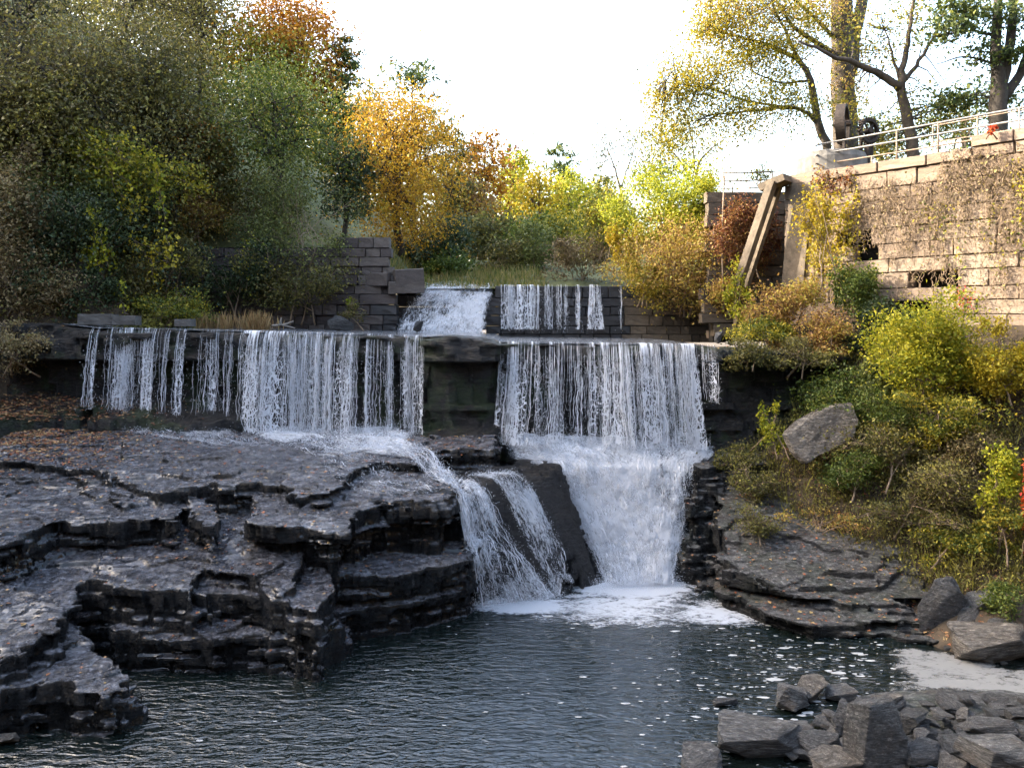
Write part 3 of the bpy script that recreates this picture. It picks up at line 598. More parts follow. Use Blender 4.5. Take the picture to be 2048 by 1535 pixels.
def curtain(name, label, segs, top, base, seed, vel=(0.35, 0.8), rad=0.0056, per_m=34, lace=1.0, sheet=True, drops=1.0, spread=0.0):
    """segs: (u0,u1,density); top(u)->(y,z) of the lip; base(u)->z where the water lands."""
    rng = np.random.default_rng(seed); t = thing(name, label, 'waterfall')
    U = []
    for u0, u1, d in segs:
        L = (u1 - u0) / F * top((u0 + u1) / 2)[0]; n = max(2, int(L * per_m * d * 1.1))
        c = rng.uniform(u0, u1, max(2, int(L * 3.2))); pick = rng.random(n) < 0.62
        w = (u1 - u0) * 0.02 + 3.0
        U.append(np.clip(np.where(pick, rng.choice(c, n) + rng.normal(0, w, n), rng.uniform(u0, u1, n)), u0, u1))
    U = np.concatenate(U); n = len(U)
    yz = np.array([top(u) for u in U]); y0 = yz[:, 0]; z0 = yz[:, 1]; zb = np.array([base(u) for u in U]) + rng.uniform(-0.05, 0.12, n)
    x0 = (U - 1024) / F * y0
    K = 21
    v = rng.uniform(*vel, n) + 0.25 * np.sin(x0 * 2.3)
    s = np.linspace(0, 1, K)[None] ** 0.8
    cut = np.where(rng.random(n) < 0.45, rng.uniform(0.35, 1.0, n), 1.0)
    st = np.where(rng.random(n) < 0.35, rng.uniform(0.0, 0.5, n), 0.0)
    s = st[:, None] + (cut - st)[:, None] * s
    H = (z0 - zb)[:, None]; Z = z0[:, None] + 0.03 - H * s
    T = np.sqrt(2 * np.maximum(0, H * s) / 9.8)
    Y = y0[:, None] - 0.05 - v[:, None] * T
    g = np.stack([x0[:, None] * 5 + 0 * Z, Z * 2.2, 0 * Z + 1.3], -1); g2 = np.stack([x0[:, None] * 19 + 0 * Z, Z * 7, 0 * Z], -1)
    mid = (U.min() + U.max()) / 2
    X = x0[:, None] + lace * s ** 0.8 * (0.05 * pnoise(g, 1.0, seed) + 0.045 * pnoise(g2, 1.0, seed + 3)) + spread * ((U - mid) / (U.max() - U.min() + 1))[:, None] * s ** 1.5
    Y = Y + lace * s * 0.05 * pnoise(g2, 1.1, seed + 5)
    bead = 0.45 + 0.75 * np.clip(pnoise(np.stack([x0[:, None] * 31 + 0 * Z, Z * 9, 0 * Z], -1), 1.0, seed + 9) + 0.35, 0, 1.4)
    R = rad * rng.lognormal(0, 0.35, n)[:, None] * bead * (0.8 + 0.5 * s)
    R[:, 0] *= 0.2; R[:, -1] *= 0.2
    m = MB(); tubes3(m, np.stack([X, Y, Z], -1), R)
    # scalloped links between neighbouring strands
    nl = int(n * 3.4 * lace); i = rng.integers(0, n, nl); f = rng.uniform(0.12, 1, nl) ** 0.8; f = st[i] + (cut - st)[i] * f
    zc = z0[i] - (z0 - zb)[i] * f; tt = np.sqrt(2 * (z0[i] - zc) / 9.8); xc = x0[i] + rng.normal(0, 0.03, nl); yc = y0[i] - 0.05 - v[i] * tt
    w = rng.uniform(0.02, 0.085, nl); dr = rng.uniform(0.02, 0.11, nl); sl = rng.uniform(-0.08, 0.08, nl)
    a = np.linspace(-1, 1, 6)[None]
    m2p = np.stack([xc[:, None] + w[:, None] * a, yc[:, None] + 0 * a + rng.normal(0, 0.03, nl)[:, None], zc[:, None] + dr[:, None] * (a * a - 0.5) * np.where(rng.random(nl) < 0.7, 1, -1)[:, None] + sl[:, None] * a], -1)
    tubes3(m, m2p, rad * 0.62 * rng.uniform(0.6, 1.3, nl)[:, None] * np.array((0.3, 0.9, 1.1, 1.1, 0.9, 0.3))[None])
    tag(m.obj('strands', M['strand'], t, smooth=True), kind='stuff')
    nd = int(n * 12 * drops); i = rng.integers(0, n, nd); f = rng.uniform(0.1, 1.05, nd)
    zc = z0[i] - (z0 - zb)[i] * f; tt = np.sqrt(2 * np.maximum(0, z0[i] - zc) / 9.8)
    C = np.stack([x0[i] + rng.normal(0, 0.05 + 0.05 * f, nd), y0[i] - 0.05 - v[i] * tt + rng.normal(0, 0.07, nd), zc], -1)
    m = MB(); octas(m, C, rng.uniform(0.003, 0.008, nd), np.stack([np.ones(nd), np.ones(nd), rng.uniform(1, 2.8, nd)], -1))
    tag(m.obj('droplets', M['strand'], t), kind='stuff')
    if sheet:
        for (u0, u1, d) in segs:
            if u1 - u0 < 8 or d < 0.5: continue
            uu = np.linspace(u0, u1, max(6, int((u1 - u0) / 4))); ss = np.concatenate([(-0.5, -0.2, -0.06), np.linspace(0, 1, 34)])
            G = np.zeros((len(uu), len(ss), 3)); De = np.zeros((len(uu), len(ss)))
            for a_, u in enumerate(uu):
                y, z = top(u); b = base(u); vv = np.mean(vel) + 0.25 * math.sin((u - 1024) / F * y * 2.3)
                sp = np.maximum(ss, 0); Tt = np.sqrt(2 * (z - b) * sp / 9.8)
                G[a_, :, 0] = (u - 1024) / F * y + spread * (u - mid) / (U.max() - U.min() + 1) * sp ** 1.5; G[a_, :, 1] = y - 0.03 - vv * Tt - np.minimum(ss, 0); G[a_, :, 2] = z + 0.02 - (z - b) * sp
                e = min(a_, len(uu) - 1 - a_) / (0.12 * len(uu)); De[a_] = (0.25 + 0.10 * min(d, 2.0)) * min(1, 0.6 + 0.6 * e) + 0.10 * np.exp(-sp * 12)
            m = MB(); m.grid(G); o = m.obj('sheet', M['sheet'], t, smooth=True); set_dens(o, De); set_flow(o, np.stack([G[..., 0], G[..., 2] * 1.0, np.zeros(G.shape[:2]) + seed * 3.7], -1)); set_dens(o, np.broadcast_to(np.maximum(ss, 0)[None], De.shape), 'hgt')
    return t

def cascade(name, label, left, right, seed, dens=0.62, strands=600, drops=4000, amp=0.12, arcs=0.18, puff=1.0, rad=0.006, drape=None, low=1.2):
    """whitewater running between two edge lines (lists of points, top to bottom)."""
    rng = np.random.default_rng(seed); t = thing(name, label, 'waterfall')
    def res(p, n):
        p = np.asarray(p, float); d = np.concatenate([[0], np.cumsum(np.linalg.norm(np.diff(p, axis=0), axis=1))]); s = np.linspace(0, d[-1], n)
        return np.stack([np.interp(s, d, p[:, k]) for k in range(3)], -1)
    NT_, NS = 76, 60
    A, B = res(left, NT_), res(right, NT_)
    s = np.linspace(0, 1, NS)[None, :, None]
    G = A[:, None] * (1 - s) + B[:, None] * s
    if drape is not None:
        H_ = rock_top(G[..., 0], G[..., 1]) + drape; k_ = np.ones(7) / 7
        for ax_ in (0, 1): H_ = np.apply_along_axis(lambda r: np.convolve(np.pad(r, 3, mode='edge'), k_, 'valid'), ax_, H_)
        far = np.clip((G[..., 2] - low) / 0.6, 0, 1); G = G.copy(); G[..., 2] = np.where(H_ > G[..., 2] - 0.9, G[..., 2] * (1 - far) + H_ * far, G[..., 2])
    dt = np.gradient(G, axis=0); ds = np.gradient(G, axis=1); Nn = np.cross(ds, dt); Nn /= np.linalg.norm(Nn, axis=2)[..., None] + 1e-9
    if Nn[..., 2].mean() < 0: Nn = -Nn
    q = G * (1.0, 1.0, 0.7)
    rough = 0.6 * pnoise(q, 1.4, seed) + 0.4 * pnoise(q, 3.3, seed + 1) + 0.3 * pnoise(q, 8, seed + 2)
    edge = np.minimum(1, np.minimum(s, 1 - s)[..., 0] * 9) * np.ones((NT_, 1))
    Gd = G + Nn * ((amp * rough + amp * 0.6) * edge)[..., None]
    L = np.concatenate([[0], np.cumsum(np.linalg.norm(np.diff((A + B) / 2, axis=0), axis=1))])
    W = np.linalg.norm(A - B, axis=1)
    for lay in range(2):
        Gl = Gd if lay == 0 else G + Nn * ((amp * (0.7 * pnoise(q, 2.2, seed + 11) + 0.5 * pnoise(q, 5, seed + 12)) + amp * 1.1 + 0.03) * edge)[..., None]
        m = MB(); m.grid(Gl); o = m.obj('water_surface', M['froth'], t, smooth=True)
        set_dens(o, dens - (0.0 if lay == 0 else 0.16) - 0.30 * (1 - edge) ** 1.5 + 0.20 * pnoise(q, 0.9, seed + 7 + lay) + 0.10 * pnoise(q, 2.6, seed + 17 + lay))
        set_flow(o, np.stack([(s[..., 0] - 0.5) * W.mean() + 0 * L[:, None], L[:, None] + 0 * s[..., 0], np.full((NT_, NS), seed * 1.7 + lay * 5)], -1))
    # leaping strands that follow the flow
    K = 9; i0 = rng.integers(0, NT_ - 4, strands); ln = rng.integers(3, 10, strands); j = rng.uniform(0.03, 0.97, strands)
    tt = np.linspace(0, 1, K)[None]; ii = np.clip(i0[:, None] + ln[:, None] * tt, 0, NT_ - 1.001); jj = np.clip(j[:, None] + rng.normal(0, 0.012, strands)[:, None] * tt, 0, 1) * (NS - 1.001)
    a0 = ii.astype(int); b0 = jj.astype(int); fa = (ii - a0)[..., None]; fb = (jj - b0)[..., None]
    def samp(W): return (W[a0, b0] * (1 - fa) + W[a0 + 1, b0] * fa) * (1 - fb) + (W[a0, b0 + 1] * (1 - fa) + W[a0 + 1, b0 + 1] * fa) * fb
    hgt = rng.gamma(1.5, arcs * 0.25, strands)[:, None] * 4 * tt * (1 - tt) + 0.01
    Pp = samp(Gd) + samp(Nn) * hgt[..., None] + rng.normal(0, 0.014, (strands, K, 3))
    m = MB(); tubes3(m, Pp, rad * rng.lognormal(0, 0.4, strands)[:, None] * np.array([0.3, .8, 1, 1.1, 1.1, 1.1, 1, .8, .3])[None])
    tag(m.obj('strands', M['strand'], t, smooth=True), kind='stuff')
    a = rng.integers(0, NT_, drops); b = rng.integers(2, NS - 2, drops)
    C = Gd[a, b] + Nn[a, b] * rng.gamma(1.2, 0.07 * puff, drops)[:, None] + rng.normal(0, 0.035, (drops, 3))
    m = MB(); octas(m, C, rng.uniform(0.003, 0.009, drops)); tag(m.obj('droplets', M['strand'], t), kind='stuff')
    return t

lt = lambda u: ledge_pt(u)
def base_left(u): return float(np.interp(u, [100, 200, 480, 500, 850], [4.35, 4.32, 4.05, 3.62, 3.62]))
curtain('waterfall', 'thin broken strands dripping over the far left end of the ledge', [(188, 205, 0.8), (206, 228, 0.15), (228, 316, 1.3), (316, 362, 0.25), (362, 376, 0.8), (376, 412, 0.12), (412, 474, 0.7)], lt, base_left, 31, per_m=48)
curtain('waterfall', 'wide lacy curtain of water on the left half of the ledge', [(478, 668, 1.75), (668, 722, 0.9), (736, 790, 1.15), (800, 850, 1.0)], lt, base_left, 32, per_m=46)
curtain('waterfall', 'dense white curtain dropping right of the bare rock pillar', [(998, 1060, 1.6), (1060, 1280, 1.3), (1272, 1392, 2.0)], lt, lambda u: float(np.interp(u, [990, 1200, 1400], [3.35, 3.3, 3.2])), 33, per_m=38, spread=0.5)
curtain('waterfall', 'thin trickle beside the overhang right of the main curtain', [(1402, 1432, 0.8)], lt, lambda u: 4.6, 34, per_m=22)
# water running over the terrace to the little chute
cascade('whitewater_chute', 'broad white chute plunging into the pool below the right curtain',
        [P(990, 880, 24.0), P(1010, 912, 23.4), P(1085, 936, 22.9), P(1125, 1010, 22.6), P(1180, 1110, 22.0), PZ(1206, 1176, -0.06)],
        [P(1432, 880, 24.0), P(1428, 908, 23.4), P(1392, 940, 22.8), P(1384, 1010, 22.5), P(1368, 1090, 22.0), PZ(1346, 1174, -0.06)], 41, dens=0.63, strands=300, drops=24000, amp=0.19, arcs=0.3, puff=2.0)
cascade('whitewater_chute', 'narrow chute curving off the terrace in front of the sloping slab',
        [P(700, 925, 21.6), P(800, 940, 21.0), P(850, 965, 20.2), P(893, 998, 19.6), P(905, 1040, 19.3), P(935, 1120, 19.2), PZ(945, 1212, 0.02)],
        [P(800, 905, 22.3), P(870, 925, 21.6), P(915, 968, 20.9), P(970, 1035, 20.6), P(1035, 1100, 20.4), P(1080, 1150, 20.3), PZ(1118, 1192, 0.02)], 42, dens=0.53, strands=300, drops=6500, amp=0.09, arcs=0.16, puff=0.9, drape=0.03)
cascade('thin_water_sheet', 'thin sheet of water sliding down the sloping slab',
        [P(925, 965, 21.1), P(972, 1032, 20.8), P(1035, 1098, 20.55), PZ(1108, 1190, 0.03)],
        [P(1020, 965, 21.6), P(1050, 1010, 21.5), P(1105, 1090, 21.2), PZ(1150, 1178, 0.05)], 43, dens=0.44, strands=60, drops=2500, amp=0.04, arcs=0.05, puff=0.4, drape=0.03, low=-0.6)
cascade('rapids', 'foaming shallow water spreading from the foot of the left curtain',
        [P(480, 855, 24.1), P(490, 880, 23.2), P(560, 905, 22.4), P(690, 925, 21.5)],
        [P(866, 855, 24.1), P(850, 875, 23.4), P(820, 895, 22.7), P(810, 915, 22.0)], 44, dens=0.55, strands=90, drops=5500, amp=0.05, arcs=0.1, puff=1.2, drape=0.03)
cascade('rapids', 'thin water sliding off the skirt of rock under the left trickles',
        [P(205, 815, 24.3), P(220, 850, 23.7), P(300, 885, 23.0), P(420, 905, 22.4)], [P(490, 815, 24.3), P(480, 850, 23.8), P(490, 880, 23.2), P(560, 905, 22.4)], 45, dens=0.42, strands=20, drops=1500, amp=0.03, arcs=0.04, puff=0.6, drape=0.03)
cascade('rapids', 'skim of water running over the flat slab beside the narrow chute',
        [P(560, 905, 22.4), P(640, 935, 21.2), P(640, 965, 19.6), P(760, 1000, 18.9)], [P(700, 925, 21.6), P(790, 945, 20.8), P(850, 970, 20.0), P(893, 1000, 19.4)], 46, dens=0.38, strands=20, drops=900, amp=0.03, arcs=0.04, puff=0.5, drape=0.025)
# upper dam
DZ = 8.39; DYY = 32.0
dt_ = lambda u: (DYY - 0.02, DZ)
curtain('waterfall', 'dense streaked sheet at the left end of the upper dam', [(1002, 1078, 1.5)], dt_, lambda u: 6.62, 51, vel=(0.2, 0.45), per_m=26, rad=0.0085)
curtain('waterfall', 'pair of narrow streams down the middle of the upper dam', [(1086, 1104, 1.1), (1111, 1134, 1.3)], dt_, lambda u: 6.62, 52, vel=(0.2, 0.45), per_m=26, rad=0.0085)
curtain('waterfall', 'single thin stream between wider streams on the upper dam', [(1150, 1160, 1.3)], dt_, lambda u: 6.62, 53, vel=(0.2, 0.45), per_m=26, rad=0.0075)
curtain('waterfall', 'flared stream on the right part of the upper dam', [(1178, 1200, 1.3)], dt_, lambda u: 6.62, 54, vel=(0.2, 0.5), per_m=28, rad=0.0085, spread=0.25)
curtain('waterfall', 'hair thin trickle nearest the vines on the upper dam', [(1238, 1242, 2.4)], dt_, lambda u: 6.62, 55, vel=(0.2, 0.4), per_m=26, rad=0.009, sheet=False)
cascade('stepped_spillway_water', 'white water tumbling down the stepped spillway left of the upper dam',
        [P(848, 577, 32.9), P(838, 590, 32.2), P(815, 610, 31.7), P(800, 636, 31.0), P(780, 672, 30.4)],
        [P(990, 577, 32.9), P(990, 590, 32.2), P(982, 610, 31.7), P(976, 636, 31.0), P(970, 674, 30.4)], 56, dens=0.56, strands=160, drops=5000, amp=0.12, arcs=0.2, puff=1.2)
# foam on the pool
rng = np.random.default_rng(99); m = MB(); n = 9000
s_ = rng.random(n); A_ = np.where(rng.random(n)[:, None] < 0.7, PZ(1200, 1172, 0) + s_[:, None] * (PZ(1350, 1170, 0) - PZ(1200, 1172, 0)), PZ(945, 1212, 0) + s_[:, None] * (PZ(1118, 1192, 0) - PZ(945, 1212, 0)))
C_ = A_ + np.stack([rng.normal(0, 0.18, n), -np.abs(rng.normal(0, 0.22, n)) + 0.08, rng.gamma(1.1, 0.11, n)], -1); octas(m, C_, rng.uniform(0.003, 0.008, n))
tag(m.obj('spray', M['strand']), 'fine spray thrown up where the chutes land', kind='stuff')
def foam_sheet(name, label, c, r, dens, n=70, z=0.012):
    a = np.linspace(-1, 1, n); X, Y = np.meshgrid(a, a, indexing='ij')
    G = np.stack([c[0] + r[0] * X, c[1] + r[1] * Y, np.full(X.shape, z)], -1)
    m = MB(); m.grid(G[:, ::-1]); o = m.obj(name, M['foam'], smooth=True)
    d = dens(G[:, ::-1, 0], G[:, ::-1, 1]); set_dens(o, d)
    return tag(o, label, 'foam', kind='stuff')
fc = PZ(1270, 1185, 0)
def fd(X, Y):
    a = np.exp(-(((X - fc[0]) / 2.1) ** 2 + ((Y - 21.0) / 1.1) ** 2)); b = np.exp(-(((X - 0.3) / 1.5) ** 2 + ((Y - 19.7) / 0.75) ** 2)); c = np.exp(-(((X - 5.0) / 2.2) ** 2 + ((Y - 19.2) / 1.3) ** 2)); e = np.exp(-(((X - 2.6) / 3.0) ** 2 + ((Y - 19.6) / 1.9) ** 2))
    return 0.16 + 0.66 * np.maximum(np.maximum(a, b), 0.72 * np.maximum(c, e))
foam_sheet('foam', 'white foam spreading where the chutes hit the pool', (3.2, 19.0), (5.6, 3.2), fd)
# ------------------------------------------------------------------ cut stone, walls, dam
def block_mesh(seed, name, mat):
    rng = np.random.default_rng(seed); m = MB()
    xs_ = np.array((-.5, -.485, -.17, .17, .485, .5)); zs_ = np.array((-.5, -.46, 0, .46, .5))
    G = np.zeros((6, 5, 3))
    for i, x in enumerate(xs_):
        for k, z in enumerate(zs_):
            rim = i in (0, 5) or k in (0, 4)
            G[i, k] = (x + rng.normal(0, 0.004), (-0.44 if rim else -0.5 + rng.normal(0, 0.022)), z + rng.normal(0, 0.010))
    m.grid(G[::-1])
    per = [G[i, 0] for i in range(6)] + [G[5, k] for k in range(1, 5)] + [G[i, 4] for i in range(4, -1, -1)] + [G[0, k] for k in range(3, 0, -1)]
    per = np.array(per); back = per.copy(); back[:, 1] = 0.5; n = len(per)
    j = np.arange(n); k = (j + 1) % n
    m.add(np.vstack([per, back]), np.stack([j, j + n, k + n, k], -1))
    return m.mesh(name, mat)
BM = {k: [block_mesh(i + 10 * len(k), 'stone_block', M[k]) for i in range(6)] for k in ('wall_stone', 'dam_stone', 'dry_dam_stone', 'abut_stone')}
def masonry(parent, o, ux, un, L, z0, ztop, course, blen, depth, mat, seed, skip=None, left=None, right=None, batter=0.0, name='stone_block', jit=0.02):
    """o: XY of the wall's start, ux: direction along it, un: outward normal; left/right(z) give the ends."""
    rng = random.Random(seed); z = z0; row = 0; ang = math.atan2(ux[1], ux[0])
    while z < ztop - 0.08:
        h = course * rng.uniform(0.82, 1.18)
        if ztop - (z + h) < 0.16: h = ztop - z
        zc = z + h / 2; s = left(zc) if left else 0.0; e = right(zc) if right else L
        s0 = s - rng.uniform(0, blen * 0.6) * (0 if left else 1)
        while s0 < e - 0.05:
            l = blen * rng.uniform(0.45, 1.6)
            if e - (s0 + l) < blen * 0.45: l = e - s0
            c = s0 + l / 2
            if not (skip and skip(c, zc, l)):
                mt = mat(c, zc, rng) if callable(mat) else mat
                b = link(name, rng.choice(BM[mt]), parent)
                d = depth * rng.uniform(0.9, 1.1); off = rng.uniform(-jit, jit) - batter * (zc - z0)
                px = o[0] + ux[0] * c + un[0] * (off - d / 2); py = o[1] + ux[1] * c + un[1] * (off - d / 2)
                b.location = (px, py, zc); b.scale = (l - 0.022, d, h - 0.02)
                b.rotation_euler = (rng.uniform(-.02, .02), rng.uniform(-.012, .012), ang + rng.uniform(-.025, .025))
            s0 += l
        z += h; row += 1
def core(parent, o, ux, un, s0, s1, z0, z1, back, thick, name='wall_core'):
    a = np.array([o[0] + ux[0] * (s0 + s1) / 2 - un[0] * (back + thick / 2), o[1] + ux[1] * (s0 + s1) / 2 - un[1] * (back + thick / 2), (z0 + z1) / 2])
    R = np.array(((ux[0], -un[0], 0), (ux[1], -un[1], 0), (0, 0, 1.0)))
    m = MB(); m.box(a, s1 - s0, thick, z1 - z0, R); return m.obj(name, M['dark_core'], parent)

EX, EN = np.array((1.0, 0)), np.array((0, -1.0))
# upper dam, right section
dam = thing('upper_dam', 'dark wet cut stone dam across the creek with streams running down it', 'dam')
dx0, dx1 = (992 - 1024) / F * 32, (1452 - 1024) / F * 32
masonry(dam, (dx0, DYY), EX, EN, dx1 - dx0, 6.1, DZ - 0.03, 0.37, 0.72, 0.45, lambda c, z, r: 'dam_stone' if c < 5.3 + r.uniform(-.7, .4) else 'dry_dam_stone', 3,
        left=lambda z: (0.0 if z > 8.05 else (-0.28 if z > 7.3 else -0.42)) + 0.05 * math.sin(z * 9))
core(dam, (dx0, DYY), EX, EN, 0.1, dx1 - dx0 - 0.1, 6.2, DZ - 0.1, 0.4, 0.6)
# stepped spillway under the tumbling water
spw = thing('stepped_spillway', 'stepped stone spillway under the white water left of the dam', 'spillway')
for k, (y, zt) in enumerate(((32.9, 8.10), (32.3, 7.60), (31.8, 7.15), (31.3, 6.75))):
    masonry(spw, ((800 - 14 * k - 1024) / F * y, y), EX, EN, (992 - 800 + 4 * k) / F * y, zt - 0.55, zt - 0.06, 0.5, 0.8, 0.6, 'dam_stone', 60 + k)
# left abutment, a ruined wall
abx0 = (250 - 1024) / F * 31.0
ab = thing('ruined_abutment', 'ruined stone abutment wall left of the spillway, half hidden by shrubs', 'wall')
def ab_right(z):
    v = HZ - (z - CH) * F / 31.0
    return (float(np.interp(v, [470, 500, 520, 545, 575, 600, 640, 670], [772, 786, 776, 788, 788, 792, 796, 790])) - 250) / F * 31.0
masonry(ab, (abx0, 31.0), EX, EN, 10, 6.5, 10.2, 0.37, 0.85, 0.5, lambda c, z, r: 'dam_stone' if (z < 7.5 and c > 9.6) else 'abut_stone', 8, right=ab_right, jit=0.06,
        skip=lambda c, z, l: z > 9.9 and (c < 8.2 or c > 10.0))
core(ab, (abx0, 31.0), EX, EN, 0, 10.0, 6.2, 9.85, 0.44, 0.8)
for (u, v, w, h) in ((815, 554, 58, 34), (810, 574, 72, 24), (757, 558, 50, 26)):
    b = link('stone_block', BM['abut_stone'][int(u) % 6], ab); q = P(u, v, 30.9); b.location = (q[0], 31.15, q[2]); b.scale = (w / F * 31, 0.6, h / F * 31); b.rotation_euler = (0.06, 0.07 * math.sin(u), 0.35 * math.sin(v))
# right-hand pier and return wall
pr = thing('stone_pier', 'pale cut stone pier at the right end of the dam', 'pier')
masonry(pr, ((1432 - 1024) / F * 30.6, 30.6), EX, EN, 0.62, 6.3, 8.0, 0.36, 0.6, 0.6, 'wall_stone', 14)
rw = thing('ivy_covered_wall', 'dark stone wall under red ivy behind the inclined sluice post', 'wall')
masonry(rw, ((1428 - 1024) / F * 29.4, 29.4), EX, EN, 2.6, 6.4, 11.7, 0.42, 0.9, 0.5, 'dry_dam_stone', 15)
core(rw, ((1428 - 1024) / F * 29.4, 29.4), EX, EN, 0.05, 2.5, 6.2, 11.55, 0.4, 0.6)
# big retaining wall
wl_ = thing('retaining_wall', 'tall sunlit sandstone block retaining wall hung with dry vines', 'wall', (0, 0, 0))
def wpt(s, off=0.0): return WA + WD * s + WN * off
def w_s(u):                                # where a photo column meets the wall line
    k = (u - 1024) / F; return (k * WA[1] - WA[0]) / (WD[0] - k * WD[1])
def wxyz(u, v, off=0.0):
    s = w_s(u); q = wpt(s, off); return np.array((q[0], q[1], CH + (HZ - v) / F * q[1]))
def w_skip(c, z, l):
    s = c - 1.3; q = wpt(s); u = 1024 + F * q[0] / q[1]; v = HZ - (z - CH) * F / q[1]
    if 1704 < u < 1766 and 476 < v < 524: return True
    if 1768 < u < 1818 and 590 < v < 645: return True
    if 1846 < u < 1892 and 548 < v < 566: return True
    return False
W0 = wpt(-1.3)
masonry(wl_, W0, WD, WN, 9.6, 6.0, 11.62, 0.425, 1.25, 0.5, 'wall_stone', 21, skip=w_skip, left=lambda z: -0.3 + 0.0 * z, jit=0.03)
core(wl_, W0, WD, WN, -0.1, 9.4, 5.8, 11.5, 0.85, 0.8)
rng = random.Random(5); s = -1.5                                # coping
while s < 8.2:
    l = rng.uniform(1.0, 1.9); up = 0.32 if s > 3.3 else 0.0
    b = link('coping_stone', BM['wall_stone'][rng.randrange(6)], wl_); q = wpt(s + l / 2, -0.22)
    b.location = (q[0], q[1], 11.62 + 0.16 + up); b.scale = (l - 0.03, 0.62, 0.31); b.rotation_euler = (0, rng.uniform(-.01, .01), math.atan2(WD[1], WD[0]))
    if up:
        b = link('coping_stone', BM['wall_stone'][rng.randrange(6)], wl_); b.location = (q[0] + .02, q[1], 11.62 + 0.15); b.scale = (l - 0.05, 0.55, 0.3); b.rotation_euler = (0, 0, math.atan2(WD[1], WD[0]))
    s += l
def beam(m, a, b, w, d, nrm):
    a, b = np.asarray(a, float), np.asarray(b, float); x = b - a; L = np.linalg.norm(x); x /= L
    n_ = np.asarray(nrm, float); n_ = n_ - x * n_.dot(x); n_ /= np.linalg.norm(n_); y = np.cross(n_, x)
    m.box((a + b) / 2, L, w, d, np.stack([x, y, n_], 1))
N3 = (WN[0], WN[1], 0)
slu = thing('sluice_gate', 'leaning concrete sluice frame at the left end of the retaining wall', 'sluice')
m = MB(); beam(m, wxyz(1570, 362, 0.75), wxyz(1512, 572, 1.1), 0.27, 0.26, N3); m.obj('inclined_post', M['concrete'], slu)
m = MB(); q0 = wxyz(1558, 362, 0.15); q1 = wxyz(1500, 572, 0.5); q2 = wxyz(1520, 590, 0.2); beam(m, q0, q1, 0.5, 0.2, N3); m.obj('side_slab', M['concrete'], slu)
m = MB(); beam(m, wxyz(1606, 366, 0.02), wxyz(1586, 600, 0.06), 0.8, 0.16, N3); m.obj('face_slab', M['concrete'], slu)
m = MB(); beam(m, wxyz(1588, 356, 0.35), wxyz(1543, 378, 0.5), 0.8, 0.24, (0, 0, 1)); m.obj('cap_stone', M['concrete'], slu)
dr = thing('concrete_drum', 'rounded grey concrete parapet block at the left end of the wall top', 'concrete block')
c0 = wxyz(1632, 320, -1.0); m = MB(); th = np.linspace(0, 2 * np.pi, 29)[:-1]; prof = [(1.12, 10.9), (1.15, 11.9), (1.14, 12.45), (1.07, 12.62), (0.9, 12.68), (0.0, 12.7)]
G = np.array([[(c0[0] + r * math.cos(a) * 1.02, c0[1] + r * math.sin(a) * 0.85, z) for (r, z) in prof] for a in list(th) + [0.0]]); m.grid(G); m.obj('drum_body', M['drum'], dr, smooth=False)
# railing
rl = thing('railing', 'pale three-rail pipe railing along the top of the retaining wall', 'railing')
def rail(par, name, pts, r, mat):
    m = MB(); m.tube(pts, r, 7); return m.obj(name, mat, par, smooth=True)
for zz, end in ((12.88, 0.12), (12.55, 0.12), (12.20, 0.0)):
    p = [np.array((*wpt(s, -0.25), zz)) for s in np.linspace(-0.35, 7.0, 8)]
    p = [p[0] + np.array((-0.35, -0.35, -0.14 if end else -0.05)), p[0] + np.array((-0.16, -0.1, -0.05 if end else 0))] + p
    rail(rl, 'rail', p, 0.032 if zz > 12.3 else 0.026, M['pipe'] if zz > 12.3 else M['pipe_rust'])
for u in (1659, 1736, 1786, 1869, 1948, 2032):
    q = wpt(w_s(u), -0.25); rail(rl, 'post', [(q[0], q[1], 11.8), (q[0], q[1], 12.91 if u != 1736 else 12.2)], 0.03, M['pipe'] if u in (1659, 2032) else M['pipe_rust'])
rl2 = thing('railing', 'thinner back railing rising above the pale one at the right edge', 'railing')
for dz in (1.15, 0.62): rail(rl2, 'rail', [np.array((*wpt(s, -1.7), 12.0 + dz)) for s in np.linspace(2.6, 7.4, 6)], 0.022, M['pipe_rust'])
for s in (2.6, 3.9, 5.3, 6.7): q = wpt(s, -1.7); rail(rl2, 'post', [(q[0], q[1], 11.4), (q[0], q[1], 13.17)], 0.024, M['pipe_rust'])
rl3 = thing('railing', 'small thin pipe guard rail on the ivy wall left of the drum', 'railing')
for v in (345, 361, 376): rail(rl3, 'rail', [P(1447, v + 1, 29.3), P(1500, v, 29.3), P(1562, v - 3, 29.3)], 0.022, M['pipe_rust'])
for u in (1447, 1465, 1500, 1545): rail(rl3, 'post', [P(u, 386, 29.3), P(u, (344 if u in (1447, 1545) else 372), 29.3)], 0.022, M['pipe_rust'])
pp = thing('iron_pipe', 'slim leaning pipe standing in front of the ivy wall', 'pipe'); rail(pp, 'shaft', [P(1449, 352, 28.9), P(1446, 420, 28.9), P(1444, 500, 28.9), P(1448, 620, 28.9)], 0.03, M['pipe_rust'])
